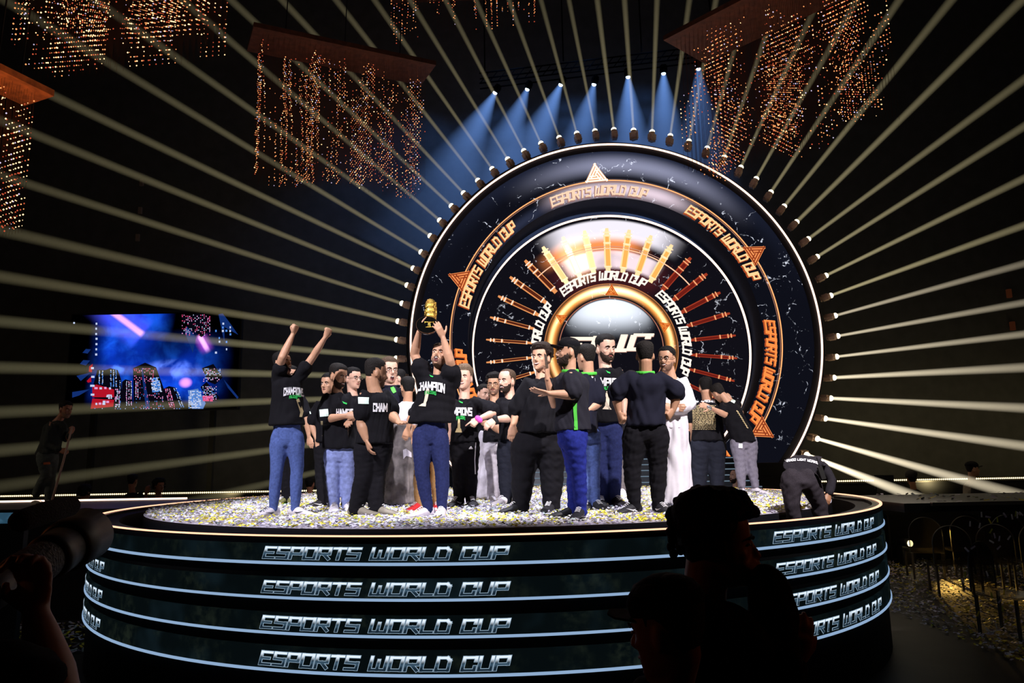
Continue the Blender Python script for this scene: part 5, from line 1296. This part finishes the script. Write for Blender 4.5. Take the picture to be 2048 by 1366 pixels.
# man behind the cap man
b = person('dark haired man with a green collar standing right behind the capped man', foot=(1185, 1022), head=(1172, 714, 48), yaw=-140, skin='mid', hair='fade', hairk='short', collar='stripe',
    sh=((1166, 756, .05), (1190, 758, -.05)), hip=((1164, 860), (1186, 860)), hem=868, w_=(20, 19, 19), dep=1.3, shirt='polo',
    arms=[dict(s='r', e=(1196, 806, -.06), w=(1174, 822, -.14), k='relaxed', sl=.82, sr=1.1, r=1.1)], knees=((1172, 950), (1187, 950)), ankles=((1174, 1005), (1190, 1005)), toes=((-.2, -1), (.3, -1)), trouser='jeans', legr=(.9, .9, .9), shoes=('shoeb', 'white'), seed=18)
project_decal('side_stripe', b.shirt, [[(1175, 838), (1181, 838), (1180, 868), (1174, 868)]], M['stripe'], b.shirt)
project_decal('shoulder_mark', b.shirt, [[(1182, 752), (1190, 757), (1191, 763), (1183, 756)]], M['white'], b.shirt)
# ---------------- tall bearded man
b = person('tall bearded man facing the camera in a black champions tee and navy jeans', foot=(1222, 1016), head=(1211, 697, 54), yaw=24, pitch=-6, skin='light', hair='black', hairk='short', beard=.009, mouth='closed',
    sh=((1184, 744), (1240, 744)), hip=((1194, 850), (1226, 850)), hem=846, w_=(33, 32, 32),
    arms=[dict(s='r', e=(1247, 796, .02), w=(1248, 828, -.08), h=(1243, 842, -.10), k='fist', sl=.62, r=.95)], knees=((1198, 938), (1228, 938)), ankles=((1200, 1000), (1228, 1000)), toes=((0, -1), (.35, -1)), trouser='jeans_navy', legr=(1.05, 1.0, .95), shoes=('shoeb', 'shoew'), seed=19)
champion_print(b.shirt, 1216, 764, 48, b.shirt, 'AMPION', 2, .04, True, True, 1.0)
# ---------------- man from behind, arms akimbo
b = person('stocky man seen from behind with hands on hips, dark polo with green collar', foot=(1288, 1029), head=(1290, 710, 52), yaw=176, skin='olive', hair='fade', hairk='fade', collar='stripe', neckk=1.1,
    sh=((1256, 756), (1326, 757)), hip=((1270, 858), (1314, 858)), hem=852, w_=(38, 37, 40), dep=1.2, shirt='polo',
    arms=[dict(s='l', e=(1232, 788, .02), w=(1238, 826, .02), h=(1243, 842, -.03), k='fist', n=(-1, -.3, .2), sl=.92, sr=1.2, r=1.12), dict(s='r', e=(1354, 785, .02), w=(1346, 822, .02), h=(1336, 834, -.03), k='fist', n=(1, -.3, .2), sl=.92, sr=1.2, r=1.12)],
    knees=((1264, 935), (1316, 934)), ankles=((1269, 1006), (1316, 1006)), toes=((-.9, -.6), (.3, -1)), trouser='trouser', legr=(1.3, 1.15, 1.0), shoes=('shoeb', 'white'), shoelogo='white', seed=20, folds=.024)
project_decal('collar_print', b.shirt, text_px('FALCONS', 1290, 733, 20, 3, .3, 0), M['green'], b.shirt)
# ---------------- white thobe
b = person('grinning man with glasses in a long white robe and black sandals', foot=(1352, 1020), head=(1334, 718, 48), yaw=-34, skin='mid', hair='black', hairk='short', beard=.003, mouth='smile', glasses=True, shirt='thobe', sleeve='long',
    sh=((1322, 768, .0), (1366, 766, .05)), hip=((1330, 860), (1364, 860)), hem=858, w_=(27, 27, 26), dep=1.1,
    arms=[dict(s='r', e=(1378, 808, -.02), w=(1350, 820, -.20), h=(1338, 818, -.22), k='relaxed', sr=1.3), dict(s='l', e=(1318, 815, -.05), w=(1340, 815, -.15), k='relaxed', sr=1.2)],
    robe=(35, 27, .06, -4, 'thobe'), legs=False, seed=21)
for (ax_, dx) in ((1352, .2), (1330, -.2)):
    shoe(b.root, P(ax_, 1000, b.Y - .06), Vector((dx, -1, 0)), b.k, M['shoeb'], M['black'], DISCZ, 'sandal')
b = person('pale trousered man hidden between the tall bearded man and the stocky man', Y=10.6, head=(1262, 762, 38), yaw=170, skin='mid', sh=((1246, 800), (1278, 800)), hip=((1246, 868), (1266, 868)), hem=865, w_=(20, 19, 20), arms=[],
    knees=((1243, 940), (1260, 940)), ankles=((1240, 992), (1258, 992)), toes=((.3, -1), (.3, -1)), trouser='robe', legr=(1, 1, 1), seed=22)
# ---------------- embracing pair at the back
b = person('man seen from behind in a tee with gold lettering down its back', foot=(1420, 984), Y=11.0, head=(1411, 774, 37), yaw=178, skin='mid', hair='black', hairk='fade', neckk=1.2,
    sh=((1393, 808), (1438, 806)), hip=((1400, 885), (1432, 885)), hem=882, w_=(31, 30, 27), dep=1.25,
    arms=[dict(s='r', e=(1463, 822, .02), w=(1480, 826, .25), k='relaxed', sl=.98, sr=1.25), dict(s='l', e=(1380, 840, .05), w=(1385, 868, .1), k='relaxed', sl=.9)],
    knees=((1399, 930), (1433, 930)), ankles=((1399, 972), (1434, 972)), toes=((-.2, 1), (.2, 1)), trouser='trouser_navy', legr=(1.5, 1.5, 1.5), seed=23)
bk = []
rsb = random.Random(2)
for r_ in range(22):
    y_ = 811 + r_ * 2.25; x_ = 1385
    while x_ < 1430:
        L_ = rsb.uniform(3, 8); bk += rect_px(x_, y_, min(1431, x_ + L_), y_ + 1.1, 0, 1, 1); x_ += L_ + 1.3
project_decal('back_print', b.shirt, bk, M['gold'], b.shirt)
project_decal('back_title', b.shirt, text_px('CHAMPIONS', 1407, 803, 44, 3.6, .36, 0), M['white'], b.shirt)
project_decal('back_arabic', b.shirt, rect_px(1400, 795, 1428, 800, -.1, 4, 1)[::2] + [[(1404, 797), (1410, 793), (1416, 799), (1409, 800)]], M['green'], b.shirt)
project_decal('back_script', b.shirt, text_px('UCW', 1402, 792, 13, 2.6, .3, 0), M['white'], b.shirt)
b = person('man in grey sweatpants and white trainers bending into a hug', foot=(1492, 988), Y=10.7, head=(1437, 785, 34, .12), yaw=-150, pitch=-20, roll=-18, skin='mid', hair='fade', hairk='fade',
    sh=((1446, 812, -.05), (1466, 806, .12)), hip=((1474, 880), (1500, 878)), hem=884, w_=(24, 24, 22), dep=1.15,
    arms=[dict(s='l', e=(1451, 830, -.14), w=(1422, 816, -.22), h=(1408, 811, -.20), k='open', n=(0, -1, .1), sl=.55, r=1.0), dict(s='r', e=(1478, 812, .1), w=(1462, 800, .12), k='relaxed', sl=.6)],
    knees=((1481, 930), (1502, 930)), ankles=((1483, 968), (1510, 968)), toes=((-.4, -.9), (.45, -.9)), trouser='sweat', legr=(1.2, 1.1, .95), shoes=('shoew', 'white'), shoelogo='trouser_navy', seed=24)
project_decal('side_print', b.shirt, [r for k in range(9) for r in rect_px(1472 + k * 2.4, 822 + k * 4, 1477 + k * 2.4, 824 + k * 4, .7, 1, 2)], M['gold'], b.shirt)
sleeve_patch(b.shirt, 1462, 800, 1470, 806, b.shirt, 'patch', .5)
project_decal('pocket_tag', b.trousers, rect_px(1477, 887, 1485, 896, .05), M['white'], b.trousers)
MB().add(*tube([P(1417, 814, b.Y - .22), P(1421, 816.5, b.Y - .22)], [.030, .030], 12)).obj('wristwatch', M['silver'], b.root)
# ---------------- crew man bending in the gap
b = person('crew member in black bending over with his back to the camera at the stage rim', Y=7.22, z0=1.23, head=(1628, 985, 40, .55), yaw=170, pitch=-60, skin='dark', hair='black',
    sh=((1592, 926, .42), (1648, 932, .42)), hip=((1580, 952, 0), (1616, 952, 0)), hem=934, w_=(32, 36, 38), dep=1.4, shirt='crew', sleeve='long',
    arms=[dict(s='r', e=(1664, 962, .35), w=(1658, 988, .25), h=(1655, 1002, .22), k='relaxed', r=1.1), dict(s='l', e=(1580, 970, .5), w=(1590, 1000, .4), k='relaxed')],
    knees=((1584, 1012, -.05), (1640, 1012, .0)), ankles=((1594, 1078), (1648, 1078)), toes=((0, 1), (.2, 1)), trouser='crewt', legr=(1.35, 1.2, 1.1), shoes=('shoeb', 'black'), corer=.015, seed=25, folds=.02)
mb = MB(); rings = []
for (px, py, dy_, ww, hh) in ((1598, 948, .02, 34, 14), (1600, 934, .06, 35, 17), (1606, 928, .16, 36, 16), (1612, 925, .28, 35, 15), (1616, 928, .40, 30, 13)):
    rings.append((P(px, py, 7.22 + dy_ * .85), Vector((ww * .005, 0, -.010)), Vector((0, .035, hh * .0051))))
mb.add(*loft(rings, 20)); bb = fuse('jacket_back', mb, .014, M['crew'], b.root, 4, .014, 3)
try:
    project_decal('back_lettering', bb, [r for r in text_px('MANDO LIGHT WORKS', 1603, 920, 64, 3.4, .3, 5, 0, .06, sub=1)], M['white'], bb)
except Exception: pass
rad = MB().box((-.022, -.015, -.06), (.022, .015, .06)).tube([(0, 0, .06), (.004, 0, .15)], [.006, .005], 6)
o = rad.obj('two_way_radio', M['dark']); o.location = P(1643, 946, 7.10); o.rotation_euler = (0, -.25, 0); tag(o, 'two-way radio clipped to the bending crew member\'s belt', 'radio')
# ---------------- sweeper on the left deck
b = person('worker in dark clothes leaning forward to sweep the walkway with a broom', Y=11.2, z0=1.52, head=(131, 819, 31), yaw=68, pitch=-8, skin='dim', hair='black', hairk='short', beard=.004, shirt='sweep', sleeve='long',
    sh=((103, 846, -.10), (122, 848, .14)), hip=((86, 907, -.06), (104, 907, .06)), hem=908, w_=(18, 18, 18), dep=1.3,
    arms=[dict(s='l', e=(94, 890, -.12), w=(119, 900, -.15), h=(128, 903, -.15), k='grip', n=(0, -1, .3)), dict(s='r', e=(134, 878, .05), w=(140, 868, -.05), h=(144, 861, -.08), k='grip', n=(1, -.5, 0))],
    knees=((92, 952, -.02), (100, 958, .06)), ankles=((73, 985, .05), (98, 996, .05)), toes=((1, -.3), (.5, -1)), trouser='sweept', legr=(1.1, 1.1, 1.05), shoes=('shoeg', 'shoeg'), seed=26)
project_decal('thigh_mark', b.trousers, rect_px(87, 924, 100, 929, -.1), pbr('orange_mark', (.6, .12, .02), .6), b.trousers)
o = MB().add(*tube([P(144, 855, 11.05), P(126, 925, 11.0), P(104, 1001, 10.95)], [.014, .016, .017], 10)).obj('shaft', pbr('broom_wood', (.35, .22, .18), .5))
br_ = tag(empty('broom', P(104, 1001, 10.95)), 'long wooden broom held at a slant by the worker on the left walkway', 'broom')
setpar(o, br_); MB().box((P(104, 1001, 10.95).x - .2, 10.90, 1.52), (P(104, 1001, 10.95).x + .2, 11.0, 1.60)).obj('broom_head', M['dark'], br_)
# ---------------- people behind
b = person('bald bearded man in black standing below the rear rim of the stage', Y=15.0, z0=0.0, head=(1470, 953, 26), yaw=-62, pitch=14, skin='light', hair='brown', hairk='thinning', beard=.006, sh=((1455, 984), (1489, 984)), hip=((1460, 1050), (1480, 1050)), hem=1052, w_=(18, 17, 18), arms=[], legs=False, robe=(16, 17, .0, 0, 'tee'), seed=27)
b = person('dark haired crew member sitting among monitors right of the stage', Y=15.5, z0=0.0, head=(1823, 957, 24), yaw=170, skin='dark', hair='black', hairk='curly', sh=((1810, 984), (1846, 984)), hip=((1815, 1040), (1840, 1040)), hem=1045, w_=(19, 18, 18), arms=[], legs=False, robe=(17, 17, .0, 0, 'tee'), seed=28)
b = person('crew member in a cap lit from behind at the far right', Y=15.5, z0=0.0, head=(1945, 938, 27), yaw=85, skin='olive', hair='black', cap='tee', sh=((1930, 966), (1958, 968)), hip=((1932, 1030), (1955, 1030)), hem=1035, w_=(17, 15, 15), arms=[], legs=False, robe=(15, 15, .0, 0, 'tee'), shirt='shoeg', seed=29)
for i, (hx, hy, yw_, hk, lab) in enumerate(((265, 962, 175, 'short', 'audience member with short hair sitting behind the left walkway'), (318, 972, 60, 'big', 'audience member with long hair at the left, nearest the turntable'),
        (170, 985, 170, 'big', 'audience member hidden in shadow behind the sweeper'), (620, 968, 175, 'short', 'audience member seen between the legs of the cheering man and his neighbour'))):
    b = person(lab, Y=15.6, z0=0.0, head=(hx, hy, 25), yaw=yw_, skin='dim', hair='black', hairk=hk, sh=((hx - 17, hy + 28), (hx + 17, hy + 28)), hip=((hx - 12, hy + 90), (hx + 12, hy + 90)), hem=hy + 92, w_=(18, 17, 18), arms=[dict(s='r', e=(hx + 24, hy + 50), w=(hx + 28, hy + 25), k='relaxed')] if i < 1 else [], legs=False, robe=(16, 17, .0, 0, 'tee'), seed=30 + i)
spot('dj_light', P(1925, 900, 16.4), P(1935, 975, 15.5), 9, (1, .7, .35), 40, .5, .1)

# ------------------------------------------------------------------ foreground people on the press riser
riser = MB().box((-4.5, -1.0, 0), (4.5, 3.6, .22)).obj('floor_riser', M['black']); tag(riser, kind='structure')
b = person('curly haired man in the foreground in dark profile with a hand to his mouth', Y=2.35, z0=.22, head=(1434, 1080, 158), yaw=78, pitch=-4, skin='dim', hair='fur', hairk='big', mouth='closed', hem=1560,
    sh=((1380, 1235, -.12), (1425, 1235, .20)), hip=((1380, 1520, -.10), (1440, 1520, .15)), w_=(112, 108, 100), dep=1.0, shirt='tee', sleeve='long',
    arms=[dict(s='l', e=(1570, 1320, -.10), w=(1530, 1160, -.04), h=(1500, 1120, -.02), k='relaxed', n=(.8, -.5, 0), sl=.98, sr=1.3, full=True), dict(s='r', e=(1560, 1420, .2), w=(1585, 1330, .15), k='relaxed', full=True)],
    robe=(110, 108, .0, 0, 'trouser'), legs=False, seed=40, neckk=1.15)
b = person('person in a peaked cap in the dark foreground, in front of the curly haired man', Y=1.9, z0=.0 + .22, head=(1336, 1254, 172), yaw=-128, pitch=-10, skin='dim', hair='fur', hairk='short', cap='tee', hem=1800,
    sh=((1272, 1390, 0), (1392, 1390, .1)), hip=((1250, 1700), (1400, 1700)), w_=(100, 100, 100), dep=1.1, arms=[], robe=(110, 110, .0, 0, 'trouser'), legs=False, seed=41)
# camera operator at the left edge: arm, hand and telephoto lens
cam_root = tag(empty('telephoto_camera', P(60, 1110, 1.7)), 'long telephoto camera lens pointing right from the lower left corner', 'camera')
pA, pB = P(-75, 1222, 1.6), P(172, 1068, 2.15); ax_ = (pB - pA).normalized()
Ln = (pB - pA).length
def along(t): return pA + ax_ * Ln * t
MB().add(*tube([along(.0), along(.35)], [.040, .042], 24, False)).obj('lens_barrel', M['lens'], cam_root, True)
MB().add(*tube([along(.35), along(.38), along(.55), along(.60)], [.046, .052, .052, .050], 28, False)).obj('zoom_ring', pbr('rubber_ring', (.02, .014, .012), .6, bump=1, scale=120), cam_root, True)
MB().add(*tube([along(.60), along(.63), along(.76)], [.056, .060, .060], 28, False)).obj('focus_ring', M['lens'], cam_root, True)
MB().add(*tube([along(.76), along(.78), along(1.0)], [.062, .070, .076], 32, False)).obj('lens_hood', M['lens'], cam_root, True)
MB().obox(along(-.12), Vector((.075, .02, .01)), Vector((-.02, .045, 0)), Vector((0, 0, .06))).obj('camera_body', M['lens'], cam_root)
mic = MB().add(*tube([P(40, 1042, 1.62), P(90, 1026, 1.70), P(140, 1012, 1.80)], [.024, .026, .024], 18)).obj('shotgun_microphone', M['mic'], None, True)
tag(mic, 'furry shotgun microphone above the telephoto lens in the lower left', 'microphone')
am = MB(); w0 = P(58, 1155, 1.66)
op = person('camera operator at the left edge holding up a telephoto lens, only arm and hand visible', Y=1.45, z0=.22, head=(-190, 1080, 240), yaw=60, skin='dim', hair='fur', hairk='short', hem=1760, sh=((-260, 1330, 0), (-90, 1330, .05)), hip=((-250, 1600), (-110, 1600)), w_=(120, 115, 120), dep=1.2,
    arms=[dict(s='r', e=(110, 1400, .12), w=(72, 1225, .22), h=(70, 1165, .24), k='grip', n=(.4, .2, -1), sl=.7, r=1.15, hs=1.05)], robe=(110, 110, .0, 0, 'trouser'), legs=False, shirt='tee', seed=42)

# ------------------------------------------------------------------ right-hand floor area: clear chairs, lamp, confetti, desks
acr = bpy.data.materials.new('clear_acrylic'); acr.use_nodes = True
nt = acr.node_tree; bs_ = nt.nodes['Principled BSDF']; bs_.inputs['Base Color'].default_value = (.02, .018, .016, 1); bs_.inputs['Roughness'].default_value = .12; bs_.inputs['Alpha'].default_value = .55
acre = pbr('acrylic_edge', (.10, .09, .08), .3)
def chair(x, y, rz, label):
    r = tag(empty('acrylic_chair', (x, y, 0)), label, 'chair', 'clear acrylic chairs by the stage')
    W, D, SH, BH = .52, .50, .46, 1.02
    v = []; n = 18; pts = [(-W / 2, SH)]
    for j in range(n + 1):
        a = math.pi * j / n; pts.append((-W / 2 * math.cos(a), BH - W / 2 + W / 2 * math.sin(a)))
    pts.append((W / 2, SH))
    for yy in (-.012, .012):
        v += [(px, D / 2 + yy, pz) for px, pz in pts]
    m_ = len(pts)
    bk_ = mesh_obj('backrest', v, [tuple(range(m_)), tuple(range(2 * m_ - 1, m_ - 1, -1))] + [(i, (i + 1) % m_, m_ + (i + 1) % m_, m_ + i) for i in range(m_)], acr)
    rim = MB().add(*tube([(px, D / 2, pz) for px, pz in pts], [.008] * m_, 6, False, (0, 1, 0))).obj('back_rim', acre)
    se = MB().box((-W / 2, -D / 2, SH - .03), (W / 2, D / 2, SH)).obj('seat', acr)
    parts = [bk_, rim, se]
    for sx in (-1, 1):
        for sy in (-1, 1): parts.append(MB().box((sx * (W / 2 - .03) - .015, sy * (D / 2 - .03) - .015, 0), (sx * (W / 2 - .03) + .015, sy * (D / 2 - .03) + .015, SH - .03)).obj('leg', acre))
    for o_ in parts: o_.parent = r
    r.rotation_euler = (0, 0, rz); return r
CH = [(6.55, 11.4, 2.9, 'near row, closest to the stage'), (7.25, 11.5, 2.95, 'near row, second from the stage'), (7.95, 11.6, 3.0, 'near row, third from the stage'), (8.65, 11.7, 3.05, 'near row, farthest from the stage'),
      (7.0, 12.9, 2.9, 'far row, closest to the stage'), (7.75, 13.0, 2.95, 'far row, second from the stage'), (8.5, 13.1, 3.0, 'far row, third from the stage'), (9.3, 13.2, 3.05, 'far row, farthest from the stage')]
for (x, y, rz, t_) in CH: chair(x, y, rz + math.pi * 0, 'clear chair with an arched back, ' + t_)
chair(5.75, 8.9 + .0, .5, 'clear chair tucked against the round stage under the walkway')
def on_floor(rs): return rs.uniform(5.0, 13), rs.uniform(7.2, 16)
confetti('confetti', 15000, on_floor, 0, CC, (.048, .02), 'paper confetti littering the dark floor right of the stage', .03, 11)
def on_floor2(rs): return rs.uniform(-9.5, -5.0), rs.uniform(7.2, 10.4)
confetti('confetti', 2600, on_floor2, 0, CC, (.07, .03), 'paper confetti littering the dark floor left of the stage', .03, 12)
fl = tag(empty('floor_lamp_can', (7.6, 14.2, 0)), 'small bright floor lamp shining across the confetti under the right walkway', 'stage light')
fl.location = (P(1816, 1086, 14.3).x, 14.3, 0)
L0 = P(1816, 1086, 14.3)
MB().box((L0.x - .12, 14.3, 0), (L0.x + .12, 14.5, L0.z - .06)).obj('base', M['dark'], fl)
MB().add(*tube([(L0.x, 14.5, L0.z), (L0.x, 14.3, L0.z)], [.07, .08], 14)).obj('housing', M['dark'], fl)
MB().ell((L0.x, 14.22, L0.z), (.055, .03, .06), 12).obj('lens', emis('flare_lens', (1, .8, .4), 6), fl)
spot('floor_wash', (L0.x, 14.1, L0.z + .25), (6.9, 9.6, 0), 1500, (1, .58, .12), 34, .9, .04)
for k_, (dx, px, lab) in enumerate(((0, 1783, 'rounded black chair back beyond the right walkway'), (0, 1967, 'round black chair back at the far right beyond the walkway'))):
    c = P(px, 985, 14.6); hw = .30 if k_ == 0 else .26
    mb = MB(); rings = []
    for t, f_ in ((0, .8), (.1, 1), (.5, 1.0), (.85, .9), (1, .55)): rings.append((Vector((c.x, 14.6, c.z - .3 + t * .5)), Vector((hw * f_ * 1.0, 0, 0)), Vector((0, .06 * f_, 0))))
    o = tag(empty('office_chair', (c.x, 14.7, 0)), lab, 'chair'); mb.add(*loft(rings, 20)); mb.obj('backrest', M['black'], o, True)
    MB().box((c.x - .25, 14.6, c.z - .42), (c.x + .25, 15.05, c.z - .34)).obj('seat', M['black'], o); MB().add(*tube([(c.x, 14.85, .05), (c.x, 14.85, c.z - .38)], [.03, .03], 8)).obj('stem', M['dark'], o)
    MB().box((c.x - .28, 14.8, 0), (c.x + .28, 14.9, .06)).box((c.x - .05, 14.6, 0), (c.x + .05, 15.1, .06)).obj('foot', M['dark'], o)
for (x0, x1, lab) in ((1750, 1767, 'slim black monitor on the right, beside the stage'), (1769, 1787, 'slim black monitor on the right, nearer the seated crew member')):
    a_, b_ = P(x0, 968, 15.0), P(x1, 950, 15.0)
    o = tag(empty('monitor', ((a_.x + b_.x) / 2, 15, 0)), lab, 'monitor'); MB().box((a_.x, 15, a_.z - .1), (b_.x, 15.04, b_.z)).obj('display', M['black'], o); MB().box(((a_.x + b_.x) / 2 - .02, 15.0, 1.22), ((a_.x + b_.x) / 2 + .02, 15.04, a_.z - .1)).obj('stand', M['dark'], o)
dk = tag(empty('control_desk', (8.5, 15.0, 0)), 'long black control desk beyond the right walkway', 'desk')
MB().box((6.3, 14.85, 1.14), (12.5, 15.2, 1.2)).obj('desk_top', M['black'], dk)
MB().box((6.3, 14.95, 0), (12.5, 15.0, 1.14)).obj('front_panel', M['black'], dk)
dk = tag(empty('barrier', (-8.5, 15.1, 0)), 'low black barrier in front of the audience on the left', 'barrier')
MB().box((-13, 15.0, 0), (-3.6, 15.1, 1.40)).obj('panel', M['black'], dk)

# clear barrier with confetti stuck to it under the right walkway
gl = bpy.data.materials.new('clear_pane'); gl.use_nodes = True; gb = gl.node_tree.nodes['Principled BSDF']
gb.inputs['Base Color'].default_value = (.03, .03, .03, 1); gb.inputs['Roughness'].default_value = .08; gb.inputs['Alpha'].default_value = .10
pn = tag(empty('clear_barrier', (7.2, 8.47, 0)), 'clear upright panel under the right walkway edge with confetti strips stuck on it', 'barrier')
MB().box((4.95, 8.47, .02), (10.5, 8.485, 1.43)).obj('pane', gl, pn)
rs = random.Random(21); v = []; f = []; mi = []
for i in range(230):
    x = 4.98 + 5.4 * rs.random(); z = 1.40 - 1.25 * rs.random() ** 1.7; a = rs.uniform(-1.6, 1.6) * rs.random() + (1.57 if rs.random() < .7 else 0)
    u = Vector((math.cos(a), 0, math.sin(a))) * .030; w2_ = Vector((-math.sin(a), 0, math.cos(a))) * .010; c = Vector((x, 8.464, z)); b0 = len(v)
    v += [c - u - w2_, c + u - w2_, c + u + w2_ + Vector((0, -.008, 0)), c - u + w2_]; f.append((b0, b0 + 1, b0 + 2, b0 + 3)); mi.append(rs.choice((0, 0, 1, 1, 3, 4)))
so_ = mesh_obj('stuck_confetti', v, f, None, pn, False, [q_[0] for q_ in CC], mi); so_['kind'] = 'stuff'
bpy.data.scenes.remove(TMP)
